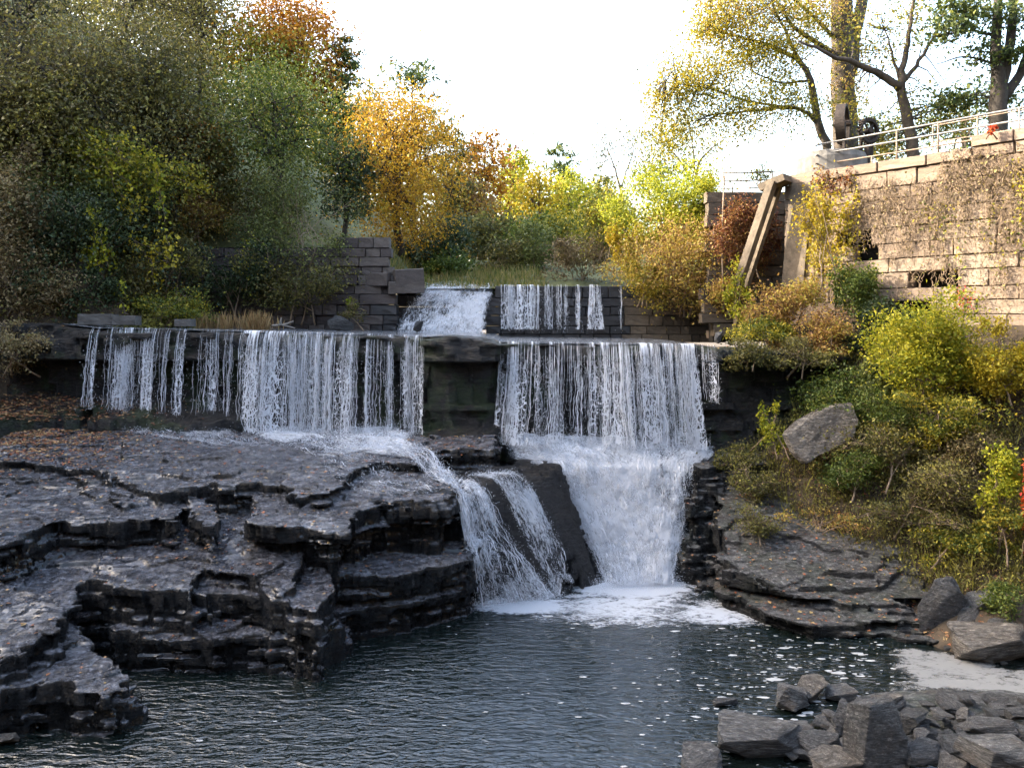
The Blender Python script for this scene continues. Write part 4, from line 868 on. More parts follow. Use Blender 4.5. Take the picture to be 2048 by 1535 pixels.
# gate wheels
def wheel(par, name, c, R, width, rim, axis, spokes, teeth=0):
    ax = np.asarray(axis, float); ax /= np.linalg.norm(ax); e1 = np.cross(ax, (0, 0, 1.0)); e1 /= np.linalg.norm(e1); e2 = np.cross(ax, e1)
    m = MB(); th = np.linspace(0, 2 * np.pi, 41)
    prof = [(R - rim, -width / 2), (R, -width / 2), (R, width / 2), (R - rim, width / 2), (R - rim, -width / 2)]
    G = np.array([[c + e1 * r * math.cos(a) + e2 * r * math.sin(a) + ax * w for (r, w) in prof] for a in th]); m.grid(G)
    rim_ = m.obj('rim', M['iron'], par)
    for k in range(teeth):
        a = k * 2 * math.pi / teeth; d = e1 * math.cos(a) + e2 * math.sin(a); m = MB(); m.box(c + d * (R + 0.018), 0.05, 0.045, width * 0.9, np.stack([d, np.cross(ax, d), ax], 1)); m.obj('tooth', M['iron'], rim_)
    for k in range(spokes):
        a = k * 2 * math.pi / spokes + 0.3; d = e1 * math.cos(a) + e2 * math.sin(a); m = MB(); m.tube([c + d * 0.06, c + d * (R - rim * 0.5)], 0.035, 5); m.obj('spoke', M['iron'], par)
    m = MB(); m.tube([c - ax * width * 0.9, c + ax * width * 0.9], 0.10, 10); m.obj('hub', M['iron'], par)
wc = wxyz(1657, 248, -0.9); gw = thing('hoist_gearwheel', 'large rusty iron wheel seen nearly edge on above the drum', 'wheel', tuple(wc)); 
wheel(gw, 'wheel', np.zeros(3), 0.66, 0.30, 0.09, (0.86, -0.5, 0), 6)
for k in (-1, 1): m = MB(); m.tube([(0.05 * k, 0.25 * k, 0), (0.08 * k, 0.3 * k, -1.2)], 0.06, 5); m.obj('support', M['iron'], gw)
gc = wxyz(1692, 262, -1.5); gg = thing('sluice_gear', 'smaller toothed iron gear beside the tree trunk behind the railing', 'gear', tuple(gc))
wheel(gg, 'gear', np.zeros(3), 0.40, 0.14, 0.08, (0.35, -0.93, 0), 5, 26)
m = MB(); m.tube([(0, 0.1, 0), (0, 0.12, -1.1)], 0.10, 6); m.obj('support', M['iron'], gg)
m = MB(); m.box((-0.02, 0.15, 0.36), 0.5, 0.12, 0.10); m.box((-0.2, 0.15, -0.3), 0.08, 0.12, 1.25); m.box((0.16, 0.15, -0.3), 0.08, 0.12, 1.25); m.obj('gear_housing', M['iron'], gg)
# ------------------------------------------------------------------ plants
def unit(rng, n):
    v = rng.normal(size=(n, 3)); return v / np.linalg.norm(v, axis=1)[:, None]
def leaves(m, C, size, rng, var=None, aspect=0.6, up=0.35, droop=0.0):
    n = len(C)
    if n == 0: return
    L = size * np.minimum(rng.lognormal(-0.05, 0.3, n), 1.7)
    N = unit(rng, n); N[:, 2] += up; N /= np.linalg.norm(N, axis=1)[:, None]
    A = np.cross(N, unit(rng, n)); A /= np.linalg.norm(A, axis=1)[:, None] + 1e-9
    A[:, 2] -= droop; A /= np.linalg.norm(A, axis=1)[:, None] + 1e-9
    B = np.cross(N, A)
    hl = (L / 2)[:, None]; hw = hl * aspect
    V = np.stack([C - A * hl, C + B * hw - A * hl * 0.15 + N * hw * 0.25, C + A * hl, C - B * hw - A * hl * 0.15 + N * hw * 0.25], 1)
    m.add(V.reshape(-1, 3), np.arange(4 * n).reshape(-1, 4), None, rng.random(n) if var is None else var)
def crown_pts(rng, c, r, n, sub=14, tight=0.30, shell=0.75):
    """leaf centres of one lump: sub-clusters near its skin. c, r: 3-vectors"""
    c, r = np.asarray(c, float), np.asarray(r, float)
    k = unit(rng, sub) * (rng.uniform(shell ** 3, 1, sub) ** (1 / 3))[:, None]; k = c + k * r * 0.85
    i = rng.integers(0, sub, n)
    return k[i] + rng.normal(size=(n, 3)) * r * tight * np.array((1, 1, 0.8)), k
def bend(a, b, rng, n=6, wob=0.06, sag=0.0):
    a, b = np.asarray(a, float), np.asarray(b, float); t = np.linspace(0, 1, n)[:, None]; L = np.linalg.norm(b - a)
    p = a + (b - a) * t; w = np.cumsum(rng.normal(0, 1, (n, 3)), 0); w = w - w[:1] - (w[-1] - w[:1]) * t
    return p + w * wob * L / n ** 0.5 + np.array((0, 0, 1.0)) * sag * L * (4 * t * (1 - t))
def plant(name, label, cat, base, lumps, pal, leaf, rng, bark='bark', trunk_r=0.15, top=None, twigs=1.0, aspect=0.6, up=0.35, droop=0.0, tight=0.30, group=None, stems=1, sub=14, shade=True):
    base = np.asarray(base, float); t = thing(name, label, cat, tuple(base), group)
    m = MB(); w = MB(); top = np.asarray(top, float) if top is not None else base + (np.mean([l[0] for l in lumps], axis=0) - base) * 0.9
    trunks = []
    for s in range(stems):
        b0 = base + (rng.normal(size=3) * (0.15 + 0.05 * stems) * (1, 1, 0) if stems > 1 else 0); tp = top + (rng.normal(size=3) * 0.35 * np.mean([l[1][0] for l in lumps]) if stems > 1 else 0)
        p = bend(b0, tp, rng, 9, 0.035); w.tube(p - base, np.linspace(trunk_r, trunk_r * 0.35, 9) / stems ** 0.5, 7 if trunk_r > 0.1 else 5); trunks.append(p)
    for c, r, n in lumps:
        pts, ks = crown_pts(rng, c, r, int(n), sub, tight)
        k = rng.random(len(pts)) < 0.12; pts[k] = c + rng.normal(size=(int(k.sum()), 3)) * r * 0.75
        v = np.clip(rng.normal(0.45, 0.26, len(pts)) + rng.normal(0, 0.10), 0, 1)
        leaves(m, pts - base, leaf, rng, v, aspect, up, droop)
        p = trunks[rng.integers(len(trunks))]; a = p[min(8, int(rng.uniform(3, 9)))]
        q = bend(a, c, rng, 6, 0.07, 0.06); w.tube(q - base, np.linspace(trunk_r * 0.40, trunk_r * 0.16, 6) / stems ** 0.4, 5)
        for k in ks[:int(len(ks) * twigs)]:
            w.tube(bend(q[rng.integers(2, 6)], k, rng, 5, 0.10, 0.04) - base, np.linspace(max(0.010, trunk_r * 0.13), 0.005, 5), 3, cap=False)
    w.obj('trunk' if cat == 'tree' else 'stems', M[bark], t, smooth=True)
    m.obj('crown' if cat == 'tree' else 'foliage', Lf[pal], t, var=True)
    return t
def ground_z(x, y):
    if (x - WA[0]) * WN[0] + (y - WA[1]) * WN[1] < -0.4 and x > 7.2 and (y > 30.2 or x > 10.6) and y < 45: return 11.5
    if y > 31.6: return float(valley_h(np.array(x), np.array(y)))
    if x < -11.5: return float(hill_h(np.array(x), np.array(y)))
    if x > 5.6 and y < 30: return float(bank_h(np.array(x), np.array(y)))
    return 6.55
TREES = 0
def tree_at(label, u, vtop, wpx, Y, pal, name='tree', n=5000, leaf=None, bark='bark', low=0.25, lumps=11, seed=None, trunk_r=None, twigs=0.35, vbase=None, lumpy=1.0, group=None, **kw):
    global TREES; TREES += 1
    rng = np.random.default_rng(1000 + TREES if seed is None else seed)
    x = (u - 1024) / F * Y; zt = CH + (HZ - vtop) / F * Y
    zb = ground_z(x, Y) - 0.1 if vbase is None else CH + (HZ - vbase) / F * Y
    h = max(2.0, zt - zb); wd = wpx / F * Y; zc0 = zb + h * low
    L = []
    for k in range(lumps):
        f = (k + 0.5) / lumps; a = k * 2.4 + rng.uniform(-.5, .5)
        z = zc0 + (zt - zc0) * (0.12 + 0.80 * f); env = math.sin(math.pi * min(0.97, 0.10 + 0.78 * f)) ** 0.65
        rr = wd * rng.uniform(0.20, 0.30) * (0.75 + 0.5 * env) * lumpy; off = max(0, wd / 2 * env - rr * 0.75)
        c = np.array((x + off * math.cos(a), Y + off * math.sin(a), min(z, zt - rr * 0.75)))
        L.append((c, np.array((rr, rr, rr * rng.uniform(0.7, 1.0))), n / lumps))
    return plant(name, label, 'tree', (x, Y, zb), L, pal, leaf or 0.0042 * Y, rng, bark, trunk_r or 0.022 * h + 0.04, top=(x + rng.normal(0, .03) * wd, Y, zb + h * 0.72), twigs=twigs, group=group, **kw)
def pine_at(label, u, vtop, wpx, Y, vbase=None, n=2600, pal='pine', openness=0.7):
    global TREES; TREES += 1
    rng = np.random.default_rng(3000 + TREES); x = (u - 1024) / F * Y; zt = CH + (HZ - vtop) / F * Y; zb = ground_z(x, Y) if vbase is None else CH + (HZ - vbase) / F * Y
    h = zt - zb; wd = wpx / F * Y; t = thing('pine_tree', label, 'tree', (x, Y, zb)); w = MB(); m = MB()
    w.tube(bend((0, 0, 0), (0, 0, h), rng, 10, 0.01), np.linspace(0.02 * h, 0.01, 10), 6); C = []
    for k in range(46):
        f = rng.uniform(0.22, 0.985); L = wd * 0.5 * (1.05 - f) ** 0.62 * rng.uniform(0.6, 1.15) * 1.25; a = rng.uniform(0, 6.28); b = np.array((0, 0, h * f)); e = b + np.array((math.cos(a) * L, math.sin(a) * L, L * rng.uniform(0.15, 0.55)))
        p = bend(b, e, rng, 6, 0.05, -0.06); w.tube(p, np.linspace(0.012 * h * (1.1 - f) + 0.01, 0.008, 6), 4, cap=False)
        for q in range(3 + int(4 * (1 - f))):
            s = rng.uniform(0.35, 1.0); c = b + (e - b) * s + rng.normal(0, 0.06 * wd, 3) * (1, 1, .3); C.append(c + rng.normal(0, 1, (int(n / 230 * openness) + 2, 3)) * np.array((.055, .055, .025)) * wd)
    leaves(m, np.concatenate(C), 0.0075 * Y, rng, None, 0.25, 0.1)
    w.obj('trunk', M['bark_dark'], t); m.obj('crown', Lf[pal], t, var=True); return t
def bush_at(label, u, vc, wpx, hpx, Y, pal, n=2200, leaf=0.10, name='bush', lumps=7, depth=0.8, seed=None, stems=3, twigs=0.28, bark='twig', vbase=None, cat='bush', group=None, **kw):
    global TREES; TREES += 1
    wpx, hpx, n = wpx * 1.25, hpx * 1.2, n * 1.45; lumps = int(lumps * 1.7)
    rng = np.random.default_rng(5000 + TREES if seed is None else seed); c = P(u, vc, Y); rx, rz = wpx / F * Y / 2, hpx / F * Y / 2
    zb = c[2] - rz if vbase is None else CH + (HZ - vbase) / F * Y
    L = []
    for k in range(lumps):
        d = unit(rng, 1)[0] * rng.uniform(0.25, 0.82); rr = rng.uniform(0.20, 0.44)
        L.append((c + d * (rx, rx * depth, rz), np.array((rx * rr, rx * rr * depth, rz * rr)), n / lumps))
    return plant(name, label, cat, (c[0], c[1], zb), L, pal, leaf, rng, bark, 0.035 + 0.012 * rx, top=c + (0, 0, -rz * 0.1), stems=stems, twigs=twigs, group=group, **kw)
def limb_tree(label, limbs, blobs, pal, leaf, bark='bark', name='tree', seed=1, twig=0.6, sub=12, tight=0.34, trunk_parts=None):
    """limbs: lists of (u,v,Y,radius); blobs: (u,v,rx,ry,Y,n)"""
    rng = np.random.default_rng(seed); b0 = P(*limbs[0][0][:3]); t = thing(name, label, 'tree', tuple(b0)); w = MB(); m = MB(); ends = []; limbs_ = []
    for k, lb in enumerate(limbs):
        p = np.array([P(u, v, y) for u, v, y, r in lb]); r = np.array([q[3] for q in lb]); d = np.linspace(0, len(p) - 1, len(p) * 4 - 3); ii = np.arange(len(p))
        q = np.stack([np.interp(d, ii, p[:, a]) for a in range(3)], -1); q[1:-1] = (q[:-2] + 2 * q[1:-1] + q[2:]) / 4
        q[1:] += rng.normal(0, 0.02, (len(q) - 1, 3)); ww = w if k == 0 else MB(); ww.tube(q - b0, np.interp(d, ii, r), 8 if r[0] > 0.12 else 5); ends.append(q)
        if k: limbs_.append(ww)
    E = np.concatenate(ends)
    for (u, v, rx, ry, Y, n) in blobs:
        n = int(n * 2.2); c = P(u, v, Y); r = np.array((rx, (rx + ry) / 2, ry)) / F * Y; pts, ks = crown_pts(rng, c, r, n, sub, tight, 0.2)
        leaves(m, pts - b0, leaf, rng, np.clip(rng.normal(0.5, 0.28, n) + rng.normal(0, 0.1), 0, 1), 0.62)
        for k in ks:
            if rng.random() < twig:
                a = E[np.argmin(((E - k) ** 2).sum(1) + rng.uniform(0, 0.6, len(E)))]; w.tube(bend(a, k, rng, 6, 0.09, 0.05) - b0, np.linspace(0.028, 0.006, 6), 4, cap=False)
    tr_ = w.obj('trunk', M[bark], t, smooth=True); m.obj('crown', Lf[pal], t, var=True)
    for ww in limbs_: ww.obj('limb', M[bark], tr_, smooth=True)
    return t
def vine(label, lines, pal, leaf, n_per, spread, Y=None, on_wall=False, seed=1, name='vine', stem_r=0.008, mat='twig', droop=0.4, off=0.12):
    rng = np.random.default_rng(seed); f = (lambda u, v: wxyz(u, v, off)) if on_wall else (lambda u, v: P(u, v, Y)); b0 = f(*lines[0][0]); t = thing(name, label, 'vine', tuple(b0)); w = MB(); m = MB()
    for ln in lines:
        p = np.array([f(u, v) for u, v in ln]); d = np.linspace(0, len(p) - 1, len(p) * 5); ii = np.arange(len(p)); q = np.stack([np.interp(d, ii, p[:, a]) for a in range(3)], -1) + rng.normal(0, 0.03, (len(d), 3))
        w.tube(q - b0, stem_r, 4, cap=False); k = rng.integers(0, len(q), n_per); leaves(m, q[k] - b0 + rng.normal(0, 1, (n_per, 3)) * spread, leaf, rng, None, 0.8, 0.2, droop)
    w.obj('stems', M[mat], t); m.obj('foliage', Lf[pal], t, var=True); return t

# ---- left hillside
LT = [
 ('towering dim olive tree filling the top left corner', 40, -150, 460, 33, 'olive', 9000),
 ('twiggy brown tree behind the yellow vines at the left edge', 120, 60, 380, 29, 'brownolive', 8000),
 ('tall brown-green tree second from the left corner', 250, -200, 420, 47, 'brownolive', 9000),
 ('olive tree with spreading crown above the hanging vines', 300, 40, 330, 31, 'olive', 8000),
 ('golden olive tree whose crown meets the sky left of the orange one', 400, -90, 300, 52, 'brownolive', 7500),
 ('thin rusty tree between the olive and green crowns', 385, 230, 170, 33, 'rust', 1500),
]
for lab, u, vt, w_, Y, pal, n in LT: tree_at(lab, u, vt, w_, Y, pal, n=n * 2.6, low=0.0, lumps=30, name='oak_tree', bark='bark_dark', leaf=0.125, twigs=1.0, trunk_r=0.16)
tree_at('hazy olive tree far back behind the corner trees', 130, -160, 420, 60, 'olive', n=9000, low=0.1, lumps=18, name='oak_tree')
tree_at('dull gold tree far back left of the tall orange one', 350, -60, 300, 62, 'brownolive', n=9000, low=0.1, lumps=18, name='oak_tree')
tree_at('tall orange tree catching the sun at the top of the left slope', 580, -15, 220, 53, 'rust', n=15000, low=0.25, lumps=20, name='maple_tree')
tree_at('yellow-green tree crown just below the tall orange one', 520, 60, 240, 51, 'yellowgreen', n=6500, low=0.2, name='maple_tree')
tree_at('big soft dark green willow leaning over the ruined abutment', 545, 130, 330, 33.5, 'green', n=16000, low=0.30, lumps=18, name='willow_tree', leaf=0.12, bark='bark_dark', trunk_r=0.2)
tree_at('bluish green hemlock between willow and orange maple', 690, 280, 130, 37, 'darkgreen', n=4500, low=0.25, name='hemlock_tree', bark='bark_dark')
tree_at('bright golden orange maple behind the spillway', 800, 185, 280, 39.5, 'orange', n=27000, low=0.08, lumps=30, leaf=0.115, name='maple_tree', bark='bark_dark')
pine_at('dark ragged pine poking up right of the tall orange tree', 690, 75, 120, 54, n=3800, openness=1.2)
tree_at('small yellow-green tree under the far pine left of the maple', 735, 165, 90, 60, 'yellowgreen', n=2200)
pine_at('lone thin pine standing against the sky behind the golden maple', 826, 118, 190, 76, n=6500)
tree_at('dark green tree with browning top right of the golden maple', 895, 245, 110, 56, 'olive', n=4500, low=0.1)
tree_at('slender rust orange tree in the middle of the far slope', 962, 262, 120, 60, 'rust', n=5000, low=0.15, name='maple_tree')
tree_at('yellow-green tree just right of the slender rust tree', 1020, 298, 110, 68, 'lime', n=3600, low=0.1)
tree_at('reddish bare topped tree on the far skyline', 1032, 285, 60, 82, 'ivyred', n=700, low=0.3)
tree_at('golden tree below the skyline in mid valley', 1078, 338, 110, 62, 'yellow', n=3600, low=0.08)
pine_at('small far pine above the yellow trees in mid valley', 1120, 288, 110, 100, n=4500)
tree_at('bright yellow-green tree under the small far pine', 1140, 345, 130, 64, 'lime', n=4200, low=0.08)
tree_at('green tree with dark gaps at the right end of the far slope', 1195, 350, 90, 72, 'yellowgreen', n=2500, low=0.1)
tree_at('yellow tree overlapping the right end of the far slope', 1205, 385, 110, 54, 'yellowgreen', n=3600, low=0.1)
for q in (('dark green rounded tree left of mid valley shrubs', 885, 430, 130, 47, 'darkgreen', 5000), ('olive tree at the valley centre behind the grass', 985, 430, 150, 52, 'olive', 5000), ('deep green tree below the golden mid valley one', 1060, 440, 120, 50, 'green', 4500),
          ('tan-green tree above the pale valley bush', 1110, 425, 120, 50, 'yellowgreen', 4000), ('orange flecked tree in front of the rust tree', 945, 360, 100, 56, 'autumnmix', 3000)):
    tree_at(q[0], q[1], q[2], q[3], q[4], q[5], n=q[6], low=0.02, lumps=12)
# ---- far filler woods behind everything: one mass
rng = np.random.default_rng(9); m = MB()
for k in range(80):
    Y = rng.uniform(85, 150); u = rng.uniform(-150, 1330); vt = np.interp(u, [-150, 420, 640, 760, 900, 1000, 1150, 1330], [-200, 60, 150, 265, 300, 335, 370, 430]) + rng.uniform(8, 60)
    c = P(u, vt + 55, Y); pts, _ = crown_pts(rng, c, np.array((4.5, 4, 5.5)), 240, 12, 0.3); leaves(m, pts, 0.62, rng, np.clip(rng.normal(rng.uniform(0.2, 0.8), 0.15, 240), 0, 1))
    pts, _ = crown_pts(rng, c - (0, 0, 7), np.array((5.5, 4, 5.5)), 200, 12, 0.3); leaves(m, pts, 0.7, rng, np.clip(rng.normal(rng.uniform(0.2, 0.8), 0.15, 200), 0, 1))
tag(m.obj('far_woods', Lf['yellowgreen'], var=True), 'hazy far woods closing the end of the valley', kind='stuff')

# ---- bushes, left
bush_at('pale grey-green willow shrub hanging over the abutment', 610, 440, 260, 230, 31.6, 'greygreen', 9000, 0.085, lumps=12)
bush_at('dark shrub growing out of the face of the abutment', 600, 560, 230, 150, 30.4, 'olive', 4500, 0.10, lumps=10)
bush_at('blue-green shrub at the left of the abutment face', 470, 540, 160, 170, 30.3, 'darkgreen', 4500, 0.10, lumps=9)
bush_at('thick dark shrub in the shade behind the hanging yellow vine', 180, 500, 330, 260, 27.6, 'darkgreen', 9000, 0.11, lumps=13)
bush_at('bluish leafy shrub above the hanging yellow vine', 120, 410, 260, 150, 27.8, 'greygreen', 6000, 0.11, lumps=10)
bush_at('olive shrub in front of the twiggy brown tree', 250, 330, 240, 160, 28.4, 'yellowgreen', 3600, 0.13, lumps=9)
bush_at('dry brown shrub at the far left end of the ledge', 40, 560, 170, 150, 25.9, 'dry', 4200, 0.09, lumps=9, tight=0.36)
bush_at('tan dead weeds hanging off the left end of the ledge', 30, 690, 150, 110, 24.6, 'dry', 3600, 0.07, lumps=8, tight=0.4)
bush_at('low green weeds behind the concrete blocks on the ledge', 340, 620, 170, 70, 27.4, 'yellowgreen', 2800, 0.08, lumps=8)
bush_at('green weeds between the blocks and the shaded wall', 250, 610, 110, 60, 27.8, 'green', 1800, 0.08)
bush_at('tall dry brown brush covering the left edge above the ledge', 30, 430, 170, 300, 26.4, 'dry', 7000, 0.10, lumps=14, tight=0.36)
bush_at('dull olive thicket at the left edge under the corner tree', 60, 240, 260, 240, 28.0, 'brownolive', 8000, 0.14, lumps=14)
bush_at('dim brown-olive thicket behind the yellow-green grape leaves', 230, 200, 300, 220, 31.0, 'brownolive', 8000, 0.15, lumps=14)
bush_at('olive thicket on the slope left of the willow', 400, 330, 180, 220, 33.0, 'olive', 6000, 0.14, lumps=12)
bush_at('brown leafy shrub under the rusty thin tree', 390, 420, 150, 150, 31.5, 'autumnmix', 2600, 0.09)
bush_at('small bright green fern on the abutment stones', 708, 608, 30, 22, 30.2, 'lime', 160, 0.12, lumps=3, stems=2)
bush_at('twiggy shrub in front of the abutment near the water', 695, 620, 60, 70, 29.9, 'olive', 500, 0.07, lumps=4, twigs=1)
bush_at('green hillside bush below the willow trunk', 490, 420, 180, 150, 32.6, 'olive', 4500, 0.10, lumps=9)
bush_at('shaggy vine topped bush right of the hanging yellow vines', 350, 520, 130, 140, 29.0, 'brownolive', 2600, 0.09)
bush_at('tan dead brush on the bare slope above the ledge end', 95, 590, 150, 110, 26.2, 'dry', 3600, 0.08, lumps=9)
bush_at('dark shrub at the foot of the slope left of the blocks', 190, 585, 150, 110, 27.0, 'darkgreen', 3600, 0.10, lumps=9)
bush_at('brown-olive scrub in the gap below the grape vine', 280, 570, 140, 110, 28.2, 'brownolive', 3000, 0.09, lumps=9)
# ---- bushes, valley
bush_at('grassy green bush at the left of the dam crest', 890, 540, 130, 70, 40, 'green', 2600, 0.13)
bush_at('olive bush in the shade behind the dam crest', 1000, 520, 150, 90, 44, 'olive', 3000, 0.15)
bush_at('greyish twiggy bush behind the dry right crest', 1080, 500, 120, 110, 43, 'greygreen', 2600, 0.14)
bush_at('pale tan bush just above the dam crest streams', 1160, 515, 150, 110, 38, 'dry', 3600, 0.11, lumps=9)
bush_at('yellow-green bush between pale bush and orange thicket', 1225, 440, 120, 140, 37, 'yellowgreen', 3600, 0.12, lumps=9)
bush_at('dark bush at the foot of the golden maple', 850, 510, 110, 80, 41, 'darkgreen', 2400, 0.13)
# ---- thicket right of the dam
bush_at('big yellow-green sunlit bush above the orange thicket', 1340, 420, 230, 170, 33, 'lime', 8500, 0.11, lumps=13)
bush_at('broad orange-brown thicket covering the right end of the dam', 1365, 520, 280, 190, 31.3, 'autumnmix', 10000, 0.10, lumps=14)
bush_at('sunny orange brush in front of the red ivy', 1455, 520, 120, 150, 29.9, 'autumnmix', 4500, 0.09, lumps=9)
bush_at('tall lime bush reaching up beside the thin twiggy tree', 1420, 420, 110, 160, 31.6, 'lime', 4200, 0.09, lumps=9)
bush_at('bright yellow brush low on the left of the thicket', 1290, 560, 110, 90, 31.0, 'yellowlime', 2600, 0.09, lumps=7)
bush_at('red-brown ivy mass on the wall left of the sluice frame', 1492, 465, 120, 180, 28.9, 'ivyred', 6500, 0.09, lumps=10, depth=0.35)
bush_at('golden bush at the foot of the red ivy', 1440, 580, 130, 90, 29.6, 'autumnmix', 3600, 0.09, lumps=8)
bush_at('yellow bush at the left flank of the orange thicket', 1260, 500, 80, 140, 33.5, 'yellow', 2600, 0.10)
bush_at('light green sumac below the inclined post', 1480, 590, 60, 110, 27.6, 'lime', 900, 0.12, lumps=5, aspect=0.4)
bush_at('yellow vine bush clinging to the wall beside the inclined post', 1640, 460, 90, 200, 25.7, 'yellow', 1700, 0.08, lumps=12, depth=0.3, tight=0.42)
bush_at('mixed yellow-brown brush below the sluice frame', 1570, 620, 160, 130, 26.0, 'autumnmix', 5000, 0.085, lumps=10)
bush_at('deep green leafy bush under the square opening', 1715, 590, 110, 170, 24.8, 'green', 5200, 0.085, lumps=10)
bush_at('dark shaded foot of shrub beside the wall hollow', 1760, 650, 130, 110, 24.2, 'darkgreen', 3200, 0.085, lumps=8)
bush_at('olive brush along the lip right of the falls', 1520, 665, 140, 60, 25.2, 'yellowgreen', 2800, 0.08, lumps=8)
bush_at('hanging olive brush draped over the overhang lip', 1500, 705, 120, 60, 23.7, 'olive', 2600, 0.07, lumps=8)
bush_at('brown trailing weeds on the lip under the dark shrub', 1600, 715, 150, 70, 23.8, 'brownolive', 3000, 0.07, lumps=8)
bush_at('gold and brown brush between the overhang and the wall', 1650, 670, 160, 90, 24.6, 'autumnmix', 4000, 0.075, lumps=9)
bush_at('weedy green clump on the slope under the brilliant bush', 1780, 830, 160, 110, 21.6, 'green', 3000, 0.07, lumps=8)
bush_at('dry tan weeds on the steep part of the right slope', 1950, 900, 150, 110, 20.2, 'dry', 2600, 0.06, lumps=8)
bush_at('green ferny shrub under the overhang', 1660, 800, 180, 110, 22.9, 'green', 4200, 0.085, lumps=9)
bush_at('bluish green shrub right of the ferny one', 1760, 770, 120, 120, 22.6, 'greygreen', 3200, 0.08, lumps=8)
bush_at('brilliant yellow-lime bush in the sun below the wall', 1850, 692, 205, 180, 21.4, 'lime', 10500, 0.085, lumps=14)
bush_at('golden bush at the right edge below the wall', 1990, 720, 150, 150, 21.0, 'yellow', 5200, 0.08, lumps=10)
bush_at('small brown-green brush below the brilliant bush', 1880, 830, 220, 120, 20.6, 'yellowgreen', 4200, 0.075, lumps=10)
bush_at('dull weedy brush right of the big pale boulder', 1790, 900, 190, 130, 20.9, 'olive', 3600, 0.07, lumps=9, twigs=1)
bush_at('dusty grey brush on the middle of the right slope', 1880, 970, 220, 130, 20.0, 'brownolive', 3600, 0.065, lumps=9, twigs=1)
bush_at('ferny plant left of the big pale boulder', 1545, 850, 50, 110, 22.4, 'lime', 700, 0.09, lumps=5, aspect=0.4)
bush_at('green scrub on the slope right below the pale boulder', 1700, 940, 170, 90, 21.0, 'green', 3000, 0.065, lumps=9)
bush_at('tangled olive scrub in the middle of the right slope', 1830, 1030, 190, 90, 19.9, 'olive', 3000, 0.06, lumps=9, twigs=1)
bush_at('yellowing scrub above the big leaning slab', 1900, 1090, 130, 70, 19.2, 'yellowgreen', 2000, 0.06, lumps=7)
bush_at('rusty weeds at the back edge of the grey shelf', 1640, 1040, 150, 50, 20.7, 'autumnmix', 1400, 0.055, lumps=7)
bush_at('dead brown stalks on the soil beside the dark ledges', 1500, 975, 100, 90, 21.9, 'brownolive', 2200, 0.06, lumps=7, twigs=1)
bush_at('olive weeds growing from the top dark ledge', 1480, 915, 100, 50, 22.9, 'olive', 1500, 0.06, lumps=6)
bush_at('low brown weeds left of the shelf', 1520, 1040, 110, 70, 20.6, 'brownolive', 1500, 0.055, lumps=6, twigs=1)
bush_at('bright green shrub beside the scarlet vine', 1995, 960, 90, 120, 18.8, 'lime', 2200, 0.075, lumps=7)
bush_at('olive weeds below the bright shrub at the right edge', 2000, 1060, 120, 100, 18.4, 'yellowgreen', 2200, 0.07, lumps=7)
bush_at('scarlet creeper at the right edge of the picture', 2062, 1000, 40, 230, 18.0, 'scarlet', 1500, 0.07, lumps=7)
bush_at('small green plants behind the boulders at the right edge', 2010, 1190, 90, 80, 17.4, 'green', 1400, 0.06, lumps=6)
bush_at('red leaved twig sprouting from the right slope', 1940, 845, 34, 24, 20.3, 'scarlet', 90, 0.07, lumps=3, stems=2)
bush_at('tuft of green grass between the front boulders', 1957, 1512, 36, 40, 12.9, 'grass', 260, 0.10, lumps=4, aspect=0.15, stems=2)
bush_at('red leaved creeper on the coping near the railing', 1985, 262, 36, 26, 22.3, 'scarlet', 120, 0.07, lumps=3, stems=2)
bush_at('shrub with small leaves beside the small guard rail', 1520, 355, 80, 50, 29.8, 'yellowgreen', 500, 0.08, lumps=5)
# ---- vines
vine('bright yellow grape vine hanging in front of the dark shrub', [[(180, 415), (190, 470), (195, 530)], [(188, 420), (200, 480), (215, 530)], [(178, 500), (183, 530)]], 'lime', 0.15, 90, 0.13, Y=26.6, seed=61)
vine('yellow-orange creeper spilling over the shade right of the grape vine', [[(270, 480), (310, 500), (340, 520)], [(260, 470), (300, 520), (310, 570)], [(265, 395), (268, 430)], [(330, 470), (345, 510)]], 'yellow', 0.13, 80, 0.20, Y=27.5, seed=62)
vine('long thread of yellow-green leaves hanging above the weeds', [[(232, 560), (240, 600), (255, 630)], [(240, 565), (252, 590)]], 'lime', 0.11, 26, 0.07, Y=26.6, seed=63)
vine('yellow leaf chain trailing down beside the olive shrub', [[(300, 300), (315, 350), (318, 430)], [(305, 310), (322, 380), (330, 450)]], 'lime', 0.14, 80, 0.12, Y=27.6, seed=64)
vine('curtain of yellow-green grape leaves over the bluish shrub', [[(150, 300), (220, 300), (260, 330)], [(180, 330), (240, 350), (270, 380)], [(210, 310), (230, 380), (250, 400)], [(30, 390), (60, 400)]], 'lime', 0.14, 70, 0.28, Y=27.3, seed=65)
vine('pale leaf sprays dangling over the abutment shrub', [[(490, 480), (500, 520), (493, 580)], [(500, 470), (530, 490), (545, 540)], [(480, 500), (500, 545)]], 'lime', 0.09, 40, 0.12, Y=29.6, seed=66)
def wall_vine(label, box, n_stems, n_leaf, pal, seed, leaf=0.085, hang=60, leafy=1.0):
    rng = np.random.default_rng(seed); u0, v0, u1, v1 = box; L = []
    for k in range(n_stems):
        u = rng.uniform(u0, u1); v = v0 + (v1 - v0) * rng.beta(1.0, 1.7); d = rng.normal(0, 12); h = rng.uniform(0.5, 1.4) * hang
        L.append([(u, v), (u + d * 0.5 + rng.normal(0, 5), v + h * 0.5), (u + d, v + h)])
    return vine(label, L, pal, leaf, n_leaf, 0.09, on_wall=True, seed=seed, stem_r=0.0075)
wall_vine('dry tan vines over the upper right of the retaining wall', (1880, 290, 2060, 450), 250, 4, 'dry', 71, leaf=0.07)
